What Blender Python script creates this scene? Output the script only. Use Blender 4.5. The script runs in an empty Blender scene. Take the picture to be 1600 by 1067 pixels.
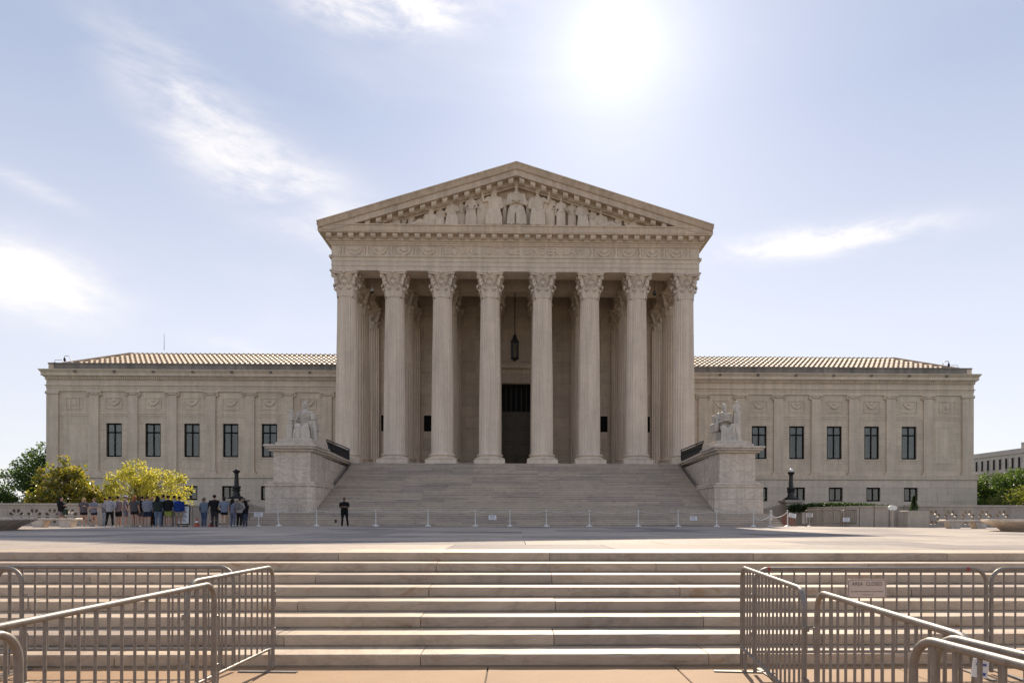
import bpy, bmesh, math, random
import numpy as np
from mathutils import Vector, Matrix
R = math.radians
sc = bpy.context.scene
col = sc.collection

# ------------------------------------------------------------------ camera, sky, sun, exposure
cam_data = bpy.data.cameras.new("camera")
cam = bpy.data.objects.new("camera", cam_data)
col.objects.link(cam)
cam_data.sensor_width = 36.0
cam_data.lens = 24.0
cam_data.shift_x = -0.01656
cam_data.shift_y = 0.1697
cam_data.clip_end = 6000.0
cam.matrix_world = (Matrix.Translation((0, 0, 1.59)) @ Matrix.Rotation(R(-1.1), 4, 'Z')
                    @ Matrix.Rotation(R(90), 4, 'X') @ Matrix.Rotation(R(0.10), 4, 'Z'))
sc.camera = cam
sc.view_settings.view_transform = 'Standard'
sc.view_settings.look = 'None'
sc.view_settings.gamma = 1.0
sc.view_settings.exposure = 1.88
sc.view_settings.use_curve_mapping = False

SUN_EL, SUN_AZ = R(34.5), R(8.2)          # azimuth measured from +Y towards +X
sun_dir = Vector((math.sin(SUN_AZ) * math.cos(SUN_EL), math.cos(SUN_AZ) * math.cos(SUN_EL), math.sin(SUN_EL)))
sd = bpy.data.lights.new("sun", 'SUN')
sd.energy = 2.0
sd.angle = R(0.5)
sd.color = (1.0, 0.86, 0.69)
sun = bpy.data.objects.new("sun", sd)
col.objects.link(sun)
sun.rotation_euler = sun_dir.to_track_quat('Z', 'Y').to_euler()

world = bpy.data.worlds.new("World")
sc.world = world
world.use_nodes = True
wt = world.node_tree
wt.nodes.clear()


def N(t, kind, **kw):
    n = t.nodes.new(kind)
    for k, v in kw.items():
        setattr(n, k, v)
    return n


def M2(t, op, a, b=None, clamp=False):
    n = t.nodes.new('ShaderNodeMath')
    n.operation = op
    n.use_clamp = clamp
    for i, v in enumerate((a, b)):
        if v is None:
            continue
        if isinstance(v, (int, float)):
            n.inputs[i].default_value = v
        else:
            t.links.new(v, n.inputs[i])
    return n.outputs[0]


def build_world():
    t = wt
    L = t.links.new
    out = N(t, 'ShaderNodeOutputWorld')
    bg = N(t, 'ShaderNodeBackground')
    sky = N(t, 'ShaderNodeTexSky', sky_type='NISHITA')
    sky.sun_disc = False
    sky.sun_elevation = SUN_EL
    sky.sun_rotation = SUN_AZ
    sky.air_density = 1.0
    sky.dust_density = 0.3
    sky.ozone_density = 1.5
    sky.altitude = 20
    tc = N(t, 'ShaderNodeTexCoord')
    sep = N(t, 'ShaderNodeSeparateXYZ')
    L(tc.outputs['Generated'], sep.inputs[0])
    az = M2(t, 'ARCTAN2', sep.outputs[0], sep.outputs[1])
    el = M2(t, 'ARCSINE', sep.outputs[2])
    comb = N(t, 'ShaderNodeCombineXYZ')
    L(az, comb.inputs[0])
    L(el, comb.inputs[1])

    def fbm(sx, sy, rot, scale, lo, hi, seed, detail=9, distort=0.4):
        mp = N(t, 'ShaderNodeMapping')
        mp.inputs['Rotation'].default_value = (0, 0, rot)
        mp.inputs['Scale'].default_value = (sx, sy, 1)
        mp.inputs['Location'].default_value = (seed, seed * 0.7, 0)
        L(comb.outputs[0], mp.inputs[0])
        nz = N(t, 'ShaderNodeTexNoise')
        nz.inputs['Scale'].default_value = scale
        nz.inputs['Detail'].default_value = detail
        nz.inputs['Roughness'].default_value = 0.62
        nz.inputs['Distortion'].default_value = distort
        L(mp.outputs[0], nz.inputs['Vector'])
        mr = N(t, 'ShaderNodeMapRange')
        mr.interpolation_type = 'SMOOTHSTEP'
        mr.inputs['From Min'].default_value = lo
        mr.inputs['From Max'].default_value = hi
        L(nz.outputs['Fac'], mr.inputs['Value'])
        return mr.outputs[0]

    def patch(a0, e0, sa, se, rot, noise, gain):
        ca, sa_ = math.cos(rot), math.sin(rot)
        da = M2(t, 'SUBTRACT', az, R(a0))
        de = M2(t, 'SUBTRACT', el, R(e0))
        u = M2(t, 'DIVIDE', M2(t, 'ADD', M2(t, 'MULTIPLY', da, ca), M2(t, 'MULTIPLY', de, sa_)), R(sa))
        v = M2(t, 'DIVIDE', M2(t, 'SUBTRACT', M2(t, 'MULTIPLY', de, ca), M2(t, 'MULTIPLY', da, sa_)), R(se))
        r2 = M2(t, 'ADD', M2(t, 'MULTIPLY', u, u), M2(t, 'MULTIPLY', v, v))
        g = M2(t, 'EXPONENT', M2(t, 'MULTIPLY', r2, -1.0))
        return M2(t, 'MULTIPLY', M2(t, 'MULTIPLY', g, noise), gain)

    soft = fbm(1, 2.2, 0.25, 4.0, 0.30, 0.85, 1.3, 8, 0.2)
    wisp = fbm(1, 3.0, 0.55, 6.0, 0.30, 0.80, 4.1, 12, 0.25)
    flat = fbm(1, 3.2, 0.03, 8.0, 0.30, 0.74, 7.7, 12, 0.3)
    wide = fbm(1, 2.6, 0.35, 2.0, 0.50, 0.85, 9.2, 8, 0.5)
    cl = M2(t, 'MULTIPLY', wide, 0.16)
    for c in CLOUDS:
        nz = {'soft': soft, 'wisp': wisp, 'flat': flat}[c[5]]
        cl = M2(t, 'ADD', cl, patch(c[0], c[1], c[2], c[3], R(c[4]), nz, c[6]))
    cl = M2(t, 'MINIMUM', cl, 0.9)
    # bright thin-haze aureole that surrounds the sun
    vd = N(t, 'ShaderNodeVectorMath', operation='DOT_PRODUCT')
    nrm = N(t, 'ShaderNodeVectorMath', operation='NORMALIZE')
    L(tc.outputs['Generated'], nrm.inputs[0])
    L(nrm.outputs[0], vd.inputs[0])
    vd.inputs[1].default_value = sun_dir
    ang = M2(t, 'ARCCOSINE', M2(t, 'MINIMUM', vd.outputs['Value'], 1.0))
    glow = None
    for s_deg, amp in GLOW:
        q = M2(t, 'DIVIDE', ang, R(s_deg))
        g = M2(t, 'MULTIPLY', M2(t, 'EXPONENT', M2(t, 'MULTIPLY', M2(t, 'MULTIPLY', q, q), -1.0)), amp)
        glow = g if glow is None else M2(t, 'ADD', glow, g)
    hsv = N(t, 'ShaderNodeHueSaturation')
    hsv.inputs['Saturation'].default_value = SKY_SAT
    L(sky.outputs[0], hsv.inputs['Color'])
    tint = N(t, 'ShaderNodeMix', data_type='RGBA', blend_type='MULTIPLY')
    tint.inputs[0].default_value = 1.0
    L(hsv.outputs[0], tint.inputs[6])
    tint.inputs[7].default_value = SKY_TINT
    mix = N(t, 'ShaderNodeMix', data_type='RGBA')
    L(cl, mix.inputs[0])
    even = N(t, 'ShaderNodeMix', data_type='RGBA')
    even.inputs[0].default_value = SKY_EVEN
    L(tint.outputs[2], even.inputs[6])
    er = N(t, 'ShaderNodeValToRGB')
    for i, (p_, c_) in enumerate(EVEN_COL):
        e_ = er.color_ramp.elements[i] if i < 2 else er.color_ramp.elements.new(p_)
        e_.position = p_
        e_.color = (*c_, 1)
    L(sep.outputs[2], er.inputs[0])
    k3 = N(t, 'ShaderNodeVectorMath', operation='SCALE')
    L(er.outputs[0], k3.inputs[0])
    k3.inputs['Scale'].default_value = 4.0
    L(k3.outputs[0], even.inputs[7])
    L(even.outputs[2], mix.inputs[6])
    mix.inputs[7].default_value = CLOUD_COL
    add = N(t, 'ShaderNodeVectorMath', operation='MULTIPLY_ADD')
    gc = N(t, 'ShaderNodeCombineXYZ')
    for i in range(3):
        L(glow, gc.inputs[i])
    L(gc.outputs[0], add.inputs[0])
    add.inputs[1].default_value = (1.0, 0.97, 0.93)
    L(mix.outputs[2], add.inputs[2])
    L(add.outputs[0], bg.inputs['Color'])
    bg.inputs['Strength'].default_value = SKY_STRENGTH
    L(bg.outputs[0], out.inputs[0])


SKY_STRENGTH = 0.14
SKY_SAT = 0.75
SKY_EVEN = 0.93                   # share of even colour mixed into the sky, added to brighten the shaded facade
EVEN_COL = ((0.0, (0.345, 0.342, 0.358)), (1.0, (0.19, 0.215, 0.272)), (0.25, (0.312, 0.322, 0.364)), (0.5, (0.195, 0.224, 0.295)))
SKY_TINT = (1.0, 0.95, 0.97, 1)
CLOUD_COL = (2.3, 2.18, 2.1, 1)
GLOW = ((0.9, 8.0), (1.9, 0.7), (5.0, 0.40), (13.0, 0.34))
# azimuth deg, elevation deg, half-lengths deg, tilt deg, texture, gain
CLOUDS = [
    (-19.5, 24.9, 7.0, 2.6, -24, 'wisp', 1.25),
    (-26.5, 28.6, 5.5, 2.4, -36, 'wisp', 0.6),
    (-15.5, 23.4, 5.0, 2.2, -18, 'soft', 0.9),
    (-35.8, 15.6, 5.2, 2.2, -6, 'soft', 2.3),
    (24.5, 20.3, 6.8, 0.9, -1, 'flat', 1.6),
    (-10.5, 36.0, 7.0, 1.3, 3, 'flat', 1.5),
    (-35.0, 21.2, 2.6, 0.5, -14, 'flat', 0.7),
    (-22.0, 12.5, 6.0, 0.8, -10, 'flat', 0.3),
]
build_world()

# ------------------------------------------------------------------ helpers
WPOS = {}


def wpos(o):
    return WPOS.get(o.name, Vector((0, 0, 0))) if o else Vector((0, 0, 0))


def tag(o, label=None, cat=None, group=None, kind=None):
    if label:
        o['label'] = label
    if cat:
        o['category'] = cat
    if group:
        o['group'] = group
    if kind:
        o['kind'] = kind
    return o


def link(o, parent=None, loc=(0, 0, 0)):
    """link o so that its origin sits at the world point loc (parents are never rotated here)"""
    col.objects.link(o)
    loc = Vector(loc)
    if parent:
        o.parent = parent
    o.location = loc - wpos(parent)
    WPOS[o.name] = loc
    return o


def empty(name, loc, parent=None, **kw):
    o = bpy.data.objects.new(name, None)
    o.empty_display_size = 0.2
    link(o, parent, loc)
    tag(o, **kw)
    return o


class MB:
    def __init__(self):
        self.v, self.f, self.m = [], [], []

    def add(self, verts, faces, mi=0):
        b = len(self.v)
        self.v += [tuple(p) for p in verts]
        self.f += [tuple(i + b for i in q) for q in faces]
        self.m += [mi] * len(faces)
        return self

    def box(self, x0, x1, y0, y1, z0, z1, c=0.0, mi=0):
        if x0 > x1: x0, x1 = x1, x0
        if c <= 0:
            v = [(x, y, z) for x in (x0, x1) for y in (y0, y1) for z in (z0, z1)]
            return self.add(v, [(0, 1, 3, 2), (4, 6, 7, 5), (0, 4, 5, 1), (2, 3, 7, 6), (0, 2, 6, 4), (1, 5, 7, 3)], mi)
        bm = bmesh.new()
        bmesh.ops.create_cube(bm, size=1.0)
        for q in bm.verts:
            q.co = Vector(((x0 + x1) / 2 + q.co.x * (x1 - x0), (y0 + y1) / 2 + q.co.y * (y1 - y0), (z0 + z1) / 2 + q.co.z * (z1 - z0)))
        bmesh.ops.bevel(bm, geom=list(bm.edges), offset=c, segments=1, affect='EDGES')
        return self.bm(bm, mi)

    def bm(self, bm, mi=0):
        bm.verts.index_update()
        self.add([tuple(q.co) for q in bm.verts], [[q.index for q in fa.verts] for fa in bm.faces], mi)
        bm.free()
        return self

    def tube(self, pts, rad, n=8, caps=True, mi=0, closed=False):
        pts = [Vector(p) for p in pts]
        if isinstance(rad, (int, float)):
            rad = [rad] * len(pts)
        k = len(pts)
        rings = []
        up = None
        for i in range(k):
            if closed:
                d = (pts[(i + 1) % k] - pts[i - 1])
            else:
                d = pts[min(i + 1, k - 1)] - pts[max(i - 1, 0)]
            if d.length < 1e-9:
                d = Vector((0, 0, 1))
            d.normalize()
            if up is None:
                up = Vector((0, 0, 1)) if abs(d.z) < 0.9 else Vector((0, 1, 0))
            a = up - d * up.dot(d)
            if a.length < 1e-6:
                a = d.orthogonal()
            a.normalize()
            up = a
            b = d.cross(a)
            rings.append([pts[i] + (a * math.cos(2 * math.pi * j / n) + b * math.sin(2 * math.pi * j / n)) * rad[i] for j in range(n)])
        v = [p for r in rings for p in r]
        f = []
        for i in range(k if closed else k - 1):
            i2 = (i + 1) % k
            for j in range(n):
                j2 = (j + 1) % n
                f.append((i * n + j, i * n + j2, i2 * n + j2, i2 * n + j))
        if caps and not closed:
            f.append(tuple(reversed(range(n))))
            f.append(tuple((k - 1) * n + j for j in range(n)))
        return self.add(v, f, mi)

    def loft(self, rings, n=14, mi=0):
        """rings: (cx, cy, cz, rx, ry) horizontal ellipses, bottom to top"""
        v, f = [], []
        for (cx, cy, cz, rx, ry) in rings:
            for j in range(n):
                a = 2 * math.pi * j / n
                v.append((cx + rx * math.cos(a), cy + ry * math.sin(a), cz))
        for i in range(len(rings) - 1):
            for j in range(n):
                j2 = (j + 1) % n
                f.append((i * n + j, i * n + j2, (i + 1) * n + j2, (i + 1) * n + j))
        f.append(tuple(reversed(range(n))))
        f.append(tuple((len(rings) - 1) * n + j for j in range(n)))
        return self.add(v, f, mi)

    def ball(self, c, r, n=10, mi=0):
        if isinstance(r, (int, float)):
            r = (r, r, r)
        rings = []
        m = max(5, n // 2 + 1)
        for i in range(m + 1):
            a = math.pi * i / m - math.pi / 2
            k = max(math.cos(a), 0.02)
            rings.append((c[0], c[1], c[2] + r[2] * math.sin(a), r[0] * k, r[1] * k))
        return self.loft(rings, n, mi)

    def lathe(self, prof, n=24, c=(0, 0, 0), mi=0):
        return self.loft([(c[0], c[1], c[2] + z, r, r) for r, z in prof], n, mi)

    def prism_x(self, poly, x0, x1, mi=0):
        """poly: (y, z) outline swept along x"""
        k = len(poly)
        v = [(x0, y, z) for y, z in poly] + [(x1, y, z) for y, z in poly]
        f = [(i, (i + 1) % k, k + (i + 1) % k, k + i) for i in range(k)]
        f += [tuple(reversed(range(k))), tuple(range(k, 2 * k))]
        return self.add(v, f, mi)

    def prism_y(self, poly, y0, y1, mi=0):
        """poly: (x, z) outline swept along y"""
        k = len(poly)
        v = [(x, y0, z) for x, z in poly] + [(x, y1, z) for x, z in poly]
        f = [(i, (i + 1) % k, k + (i + 1) % k, k + i) for i in range(k)]
        f += [tuple(reversed(range(k))), tuple(range(k, 2 * k))]
        return self.add(v, f, mi)

    def prism_z(self, poly, z0, z1, mi=0):
        k = len(poly)
        v = [(x, y, z0) for x, y in poly] + [(x, y, z1) for x, y in poly]
        f = [(i, (i + 1) % k, k + (i + 1) % k, k + i) for i in range(k)]
        f += [tuple(reversed(range(k))), tuple(range(k, 2 * k))]
        return self.add(v, f, mi)

    def xf(self, mat):
        self.v = [tuple(mat @ Vector(p)) for p in self.v]
        return self

    def mesh(self, name, mats, smooth=None):
        me = bpy.data.meshes.new(name)
        me.from_pydata(self.v, [], self.f)
        if not isinstance(mats, (list, tuple)):
            mats = [mats]
        for m in mats:
            me.materials.append(m)
        me.polygons.foreach_set('material_index', self.m)
        bm = bmesh.new()
        bm.from_mesh(me)
        bmesh.ops.recalc_face_normals(bm, faces=bm.faces)
        bm.to_mesh(me)
        bm.free()
        if smooth is not None:
            me.polygons.foreach_set('use_smooth', [True] * len(me.polygons))
            me.set_sharp_from_angle(angle=R(smooth))
        me.update()
        return me

    def build(self, name, mats, parent=None, smooth=None, at=None, **kw):
        """world-space vertices become local to the new object's origin (at, or the parent's origin)"""
        org = Vector(at) if at is not None else wpos(parent)
        self.v = [(p[0] - org.x, p[1] - org.y, p[2] - org.z) for p in self.v]
        o = bpy.data.objects.new(name, self.mesh(name, mats, smooth))
        link(o, parent, org)
        tag(o, **kw)
        return o


def inst(me, name, parent, loc, rotz=0.0, scale=None, **kw):
    o = bpy.data.objects.new(name, me)
    link(o, parent, loc)
    o.rotation_euler = (0, 0, rotz)
    if scale:
        o.scale = scale
    tag(o, **kw)
    return o


def copy_tree(o, parent=None):
    c = o.copy()
    col.objects.link(c)
    if parent:
        c.parent = parent
    for ch in list(o.children):
        copy_tree(ch, c)
    return c


def eval_mesh(o, name, mats):
    dg = bpy.context.evaluated_depsgraph_get()
    me = bpy.data.meshes.new_from_object(o.evaluated_get(dg))
    me.name = name
    me.materials.clear()
    for m in mats:
        me.materials.append(m)
    return me


def fuse(mb, voxel, mats, name, smooth_iter=4, extra=None):
    """weld overlapping shapes into one continuous skin; extra (an MB) is appended afterwards"""
    me = bpy.data.meshes.new(name)
    me.from_pydata(mb.v, [], mb.f)
    bm = bmesh.new()
    bm.from_mesh(me)
    bmesh.ops.recalc_face_normals(bm, faces=bm.faces)
    bm.to_mesh(me)
    bm.free()
    o = bpy.data.objects.new(name + "_work", me)
    col.objects.link(o)
    r = o.modifiers.new("r", 'REMESH')
    r.mode = 'VOXEL'
    r.voxel_size = voxel
    if smooth_iter:
        s = o.modifiers.new("s", 'SMOOTH')
        s.factor = 0.5
        s.iterations = smooth_iter
    res = eval_mesh(o, name, mats)
    bpy.data.objects.remove(o)
    bpy.data.meshes.remove(me)
    if extra is not None:
        n = len(res.vertices)
        co = np.empty(n * 3, np.float32)
        res.vertices.foreach_get('co', co)
        v = [tuple(p) for p in co.reshape(-1, 3)]
        f = [tuple(p.vertices) for p in res.polygons]
        mi = [0] * len(f)
        v2 = v + extra.v
        f2 = f + [tuple(i + n for i in q) for q in extra.f]
        bpy.data.meshes.remove(res)
        res = bpy.data.meshes.new(name)
        res.from_pydata(v2, [], f2)
        for m in mats:
            res.materials.append(m)
        res.polygons.foreach_set('material_index', mi + extra.m)
    res.polygons.foreach_set('use_smooth', [True] * len(res.polygons))
    res.update()
    return res


# ------------------------------------------------------------------ materials
def new_mat(name):
    m = bpy.data.materials.new(name)
    m.use_nodes = True
    t = m.node_tree
    b = t.nodes['Principled BSDF']
    return m, t, b


def noise(t, vec, scale, detail=6, rough=0.6, dist=0.0):
    n = N(t, 'ShaderNodeTexNoise')
    n.inputs['Scale'].default_value = scale
    n.inputs['Detail'].default_value = detail
    n.inputs['Roughness'].default_value = rough
    n.inputs['Distortion'].default_value = dist
    t.links.new(vec, n.inputs['Vector'])
    return n.outputs['Fac']


def ramp(t, fac, stops):
    r = N(t, 'ShaderNodeValToRGB')
    e = r.color_ramp.elements
    while len(e) < len(stops):
        e.new(0.5)
    for i, (p, c) in enumerate(stops):
        e[i].position = p
        e[i].color = (c, c, c, 1) if isinstance(c, (int, float)) else (*c, 1)
    t.links.new(fac, r.inputs[0])
    return r.outputs[0]


def mul(t, a, b, fac=1.0):
    m = N(t, 'ShaderNodeMix', data_type='RGBA', blend_type='MULTIPLY')
    m.inputs[0].default_value = fac
    for i, q in ((6, a), (7, b)):
        if isinstance(q, tuple):
            m.inputs[i].default_value = (*q, 1)
        else:
            t.links.new(q, m.inputs[i])
    return m.outputs[2]


def mapped(t, scale, rot=(0, 0, 0), src='pos'):
    if src == 'pos':
        g = N(t, 'ShaderNodeNewGeometry').outputs['Position']
    else:
        g = N(t, 'ShaderNodeTexCoord').outputs['Object']
    mp = N(t, 'ShaderNodeMapping')
    mp.inputs['Scale'].default_value = scale
    mp.inputs['Rotation'].default_value = rot
    t.links.new(g, mp.inputs[0])
    return mp.outputs[0]


def bump(t, b, h, strength, dist):
    n = N(t, 'ShaderNodeBump')
    n.inputs['Strength'].default_value = strength
    n.inputs['Distance'].default_value = dist
    t.links.new(h, n.inputs['Height'])
    t.links.new(n.outputs[0], b.inputs['Normal'])


def stone(name, colr, streak=0.16, vein=0.25, mottle=0.14, rnd=0.10, rough=0.62, courses=None, grime=0.0, bscale=18, spec=0.35, rust=0.0):
    """weathered marble: mottling, vertical rain streaks, veins, a tint of its own per block, optional fine ashlar joints"""
    m, t, b = new_mat(name)
    L = t.links.new
    p1 = mapped(t, (0.35, 0.35, 0.35))
    c = ramp(t, noise(t, p1, 1.6, 7, 0.65), [(0.28, 1 - mottle), (0.72, 1 + mottle * 0.35)])
    p2 = mapped(t, (2.6, 2.6, 0.16))
    s = ramp(t, noise(t, p2, 1.0, 6, 0.6), [(0.36, 1 - streak), (0.62, 1.0)])
    p3 = mapped(t, (0.5, 0.5, 1.1), (0.4, 0.25, 0.3))
    vn = noise(t, p3, 1.1, 9, 0.7, 1.8)
    vv = ramp(t, vn, [(0.455, 1.0), (0.495, 1 - vein), (0.535, 1.0)])
    k = mul(t, mul(t, (colr[0], colr[1], colr[2]), c), s)
    k = mul(t, k, vv)
    if rnd:
        oi = N(t, 'ShaderNodeObjectInfo')
        rr = ramp(t, oi.outputs['Random'], [(0.0, (1 - rnd, 1 - rnd, 1 - rnd * 0.8)), (0.5, (1, 0.99, 0.985)), (1.0, (1 + rnd * 0.5, 1 + rnd * 0.4, 1 + rnd * 0.3))])
        k = mul(t, k, rr)
    if courses:
        bt = N(t, 'ShaderNodeTexBrick')
        g = N(t, 'ShaderNodeNewGeometry')
        sp = N(t, 'ShaderNodeSeparateXYZ')
        L(g.outputs['Position'], sp.inputs[0])
        cb = N(t, 'ShaderNodeCombineXYZ')
        L(M2(t, 'ADD', sp.outputs[0], M2(t, 'MULTIPLY', sp.outputs[1], 0.37)), cb.inputs[0])
        L(sp.outputs[2], cb.inputs[1])
        L(cb.outputs[0], bt.inputs['Vector'])
        bt.inputs['Scale'].default_value = 1.0
        bt.inputs['Brick Width'].default_value = courses[0]
        bt.inputs['Row Height'].default_value = courses[1]
        bt.inputs['Mortar Size'].default_value = 0.012
        bt.inputs['Mortar Smooth'].default_value = 0.3
        bt.inputs['Color1'].default_value = (1.0, 0.995, 0.985, 1)
        bt.inputs['Color2'].default_value = (0.89, 0.88, 0.87, 1)
        bt.inputs['Mortar'].default_value = (0.66, 0.63, 0.60, 1)
        k = mul(t, k, bt.outputs['Color'])
    if grime:
        p4 = mapped(t, (0.9, 0.9, 0.9))
        gr = ramp(t, noise(t, p4, 1.4, 10, 0.72, 0.6), [(0.55, 1.0), (0.72, 1 - grime)])
        k = mul(t, k, gr)
    if rust:
        p6 = mapped(t, (0.8, 0.8, 2.2))
        rs_ = ramp(t, noise(t, p6, 2.2, 10, 0.75, 0.9), [(0.56, (1, 1, 1)), (0.66, (0.78, 0.62, 0.46)), (0.80, (0.48, 0.36, 0.26))])
        k = mul(t, k, rs_, rust)
    L(k, b.inputs['Base Color'])
    b.inputs['Roughness'].default_value = rough
    b.inputs['Specular IOR Level'].default_value = spec
    p5 = mapped(t, (1, 1, 1))
    bump(t, b, noise(t, p5, bscale, 8, 0.7), 0.35, 0.012)
    return m


def plain(name, colr, rough=0.6, metal=0.0, var=0.15, scale=8.0, spec=0.5):
    m, t, b = new_mat(name)
    p = mapped(t, (1, 1, 1), src='obj')
    c = ramp(t, noise(t, p, scale, 6, 0.65), [(0.3, 1 - var), (0.7, 1 + var * 0.4)])
    t.links.new(mul(t, tuple(colr), c), b.inputs['Base Color'])
    b.inputs['Roughness'].default_value = rough
    b.inputs['Metallic'].default_value = metal
    b.inputs['Specular IOR Level'].default_value = spec
    return m


MARBLE = (0.77, 0.64, 0.49)
m_wing = stone('marble_wing_wall', MARBLE, 0.14, 0.10, 0.12, 0.0, courses=(1.55, 0.62))
m_wall = stone('marble_block', (0.73, 0.62, 0.50), 0.12, 0.10, 0.12, 0.09)
m_trim = stone('marble_trim', (0.75, 0.62, 0.475), 0.16, 0.10, 0.14, 0.05)
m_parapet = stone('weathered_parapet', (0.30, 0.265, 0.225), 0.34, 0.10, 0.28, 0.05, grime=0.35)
m_pedim = stone('weathered_cornice', (0.72, 0.565, 0.41), 0.22, 0.12, 0.22, 0.05, grime=0.22)
m_column = stone('column_marble', (0.76, 0.635, 0.505), 0.18, 0.08, 0.10, 0.08)
m_inner = stone('portico_wall_marble', (0.76, 0.63, 0.49), 0.10, 0.14, 0.16, 0.12)
m_white = stone('white_marble', (0.70, 0.605, 0.50), 0.20, 0.26, 0.14, 0.09, grime=0.12)
m_statue = stone('statue_marble', (0.66, 0.59, 0.50), 0.22, 0.12, 0.16, 0.0, grime=0.20)
m_step = stone('step_marble', (0.50, 0.43, 0.355), 0.05, 0.12, 0.14, 0.20, grime=0.30, bscale=30)
m_tread = stone('plaza_step_marble', (0.53, 0.42, 0.31), 0.10, 0.16, 0.16, 0.22, grime=0.42, bscale=40, rust=0.8, rough=0.6, spec=0.35)
m_plaza = stone('plaza_paving_marble', (0.38, 0.33, 0.285), 0.0, 0.14, 0.24, 0.42, rough=0.78, bscale=40, spec=0.2, grime=0.25)
m_joint = plain('dark_joint', (0.07, 0.06, 0.05), 0.9)
m_black = plain('black_iron', (0.012, 0.012, 0.013), 0.45, 0.0, 0.2)
m_bronze = plain('dark_bronze', (0.060, 0.048, 0.032), 0.38, 0.5, 0.3)
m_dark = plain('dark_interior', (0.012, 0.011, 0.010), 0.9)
m_curtain = plain('curtain_cloth', (0.50, 0.48, 0.44), 0.9, 0, 0.2, 3.0)
m_blind = plain('window_blind', (0.62, 0.60, 0.56), 0.9, 0, 0.05)
m_frame = plain('window_frame_paint', (0.010, 0.009, 0.008), 0.6, spec=0.12)
m_lawn = plain('lawn_grass', (0.045, 0.075, 0.022), 0.9, 0, 0.5, 0.6)
m_asphalt = plain('asphalt', (0.055, 0.054, 0.052), 0.85, 0, 0.3, 2.0)
m_whitepaint = plain('white_paint', (0.72, 0.72, 0.70), 0.5, 0, 0.08)
m_paper = plain('white_sheet', (0.75, 0.76, 0.78), 0.6, 0, 0.05)
m_ink = plain('black_ink', (0.03, 0.027, 0.025), 0.6)
m_globe = plain('opal_glass', (0.80, 0.80, 0.78), 0.25, 0, 0.03)
m_farpave = plain('pale_pavement', (0.42, 0.36, 0.29), 0.85, 0, 0.1, 0.5)
m_farwall = stone('far_building_stone', (0.62, 0.53, 0.47), 0.12, 0.05, 0.12, 0.0, courses=(3.0, 1.2))


def glass_mat():
    m, t, b = new_mat('window_glass')
    out = t.nodes['Material Output']
    g = N(t, 'ShaderNodeBsdfGlossy')
    g.inputs['Roughness'].default_value = 0.02
    g.inputs['Color'].default_value = (0.82, 0.83, 0.82, 1)
    tr = N(t, 'ShaderNodeBsdfTransparent')
    tr.inputs['Color'].default_value = (0.62, 0.64, 0.62, 1)
    fr = N(t, 'ShaderNodeFresnel')
    fr.inputs['IOR'].default_value = 1.75
    mx = N(t, 'ShaderNodeMixShader')
    t.links.new(fr.outputs[0], mx.inputs[0])
    t.links.new(tr.outputs[0], mx.inputs[1])
    t.links.new(g.outputs[0], mx.inputs[2])
    t.links.new(mx.outputs[0], out.inputs[0])
    return m


m_glass = glass_mat()


def tile_mat():
    m, t, b = new_mat('clay_roof_tile')
    p = mapped(t, (1, 1, 1))
    c = ramp(t, noise(t, p, 2.4, 5, 0.7), [(0.3, (0.34, 0.24, 0.155)), (0.5, (0.42, 0.305, 0.205)), (0.75, (0.50, 0.38, 0.27))])
    t.links.new(c, b.inputs['Base Color'])
    b.inputs['Roughness'].default_value = 0.62
    b.inputs['Specular IOR Level'].default_value = 0.3
    return m


m_tile = tile_mat()


def galvanized():
    m, t, b = new_mat('galvanized_steel')
    p = mapped(t, (1, 1, 1), src='obj')
    n1 = noise(t, p, 9, 8, 0.7)
    c = ramp(t, n1, [(0.3, (0.17, 0.15, 0.13)), (0.55, (0.235, 0.21, 0.185)), (0.8, (0.31, 0.28, 0.245))])
    n2 = noise(t, p, 34, 6, 0.7)
    r2 = ramp(t, n2, [(0.58, (1, 1, 1)), (0.70, (0.55, 0.42, 0.32))])
    t.links.new(mul(t, c, r2), b.inputs['Base Color'])
    b.inputs['Metallic'].default_value = 0.35
    rr = ramp(t, n1, [(0.3, 0.42), (0.7, 0.58)])
    t.links.new(rr, b.inputs['Roughness'])
    bump(t, b, n2, 0.15, 0.002)
    return m


m_steel = galvanized()


def concrete():
    m, t, b = new_mat('sidewalk_concrete')
    p = mapped(t, (1, 1, 1))
    a = ramp(t, noise(t, p, 1.3, 8, 0.7), [(0.3, (0.31, 0.19, 0.102)), (0.7, (0.375, 0.238, 0.132))])
    sp = N(t, 'ShaderNodeTexVoronoi')
    sp.inputs['Scale'].default_value = 95
    t.links.new(p, sp.inputs['Vector'])
    s2 = ramp(t, sp.outputs['Distance'], [(0.10, 1.22), (0.24, 1.0)])
    n2 = ramp(t, noise(t, p, 60, 6, 0.8), [(0.35, 0.82), (0.65, 1.06)])
    st = ramp(t, noise(t, p, 0.9, 10, 0.75, 0.8), [(0.60, 1.0), (0.75, 0.82)])
    oi = N(t, 'ShaderNodeObjectInfo')
    rr = ramp(t, oi.outputs['Random'], [(0, 0.93), (1, 1.05)])
    k = mul(t, mul(t, mul(t, mul(t, a, s2), n2), st), rr)
    t.links.new(k, b.inputs['Base Color'])
    b.inputs['Roughness'].default_value = 0.8
    bump(t, b, noise(t, p, 130, 5, 0.8), 0.5, 0.006)
    return m


m_conc = concrete()


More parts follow.
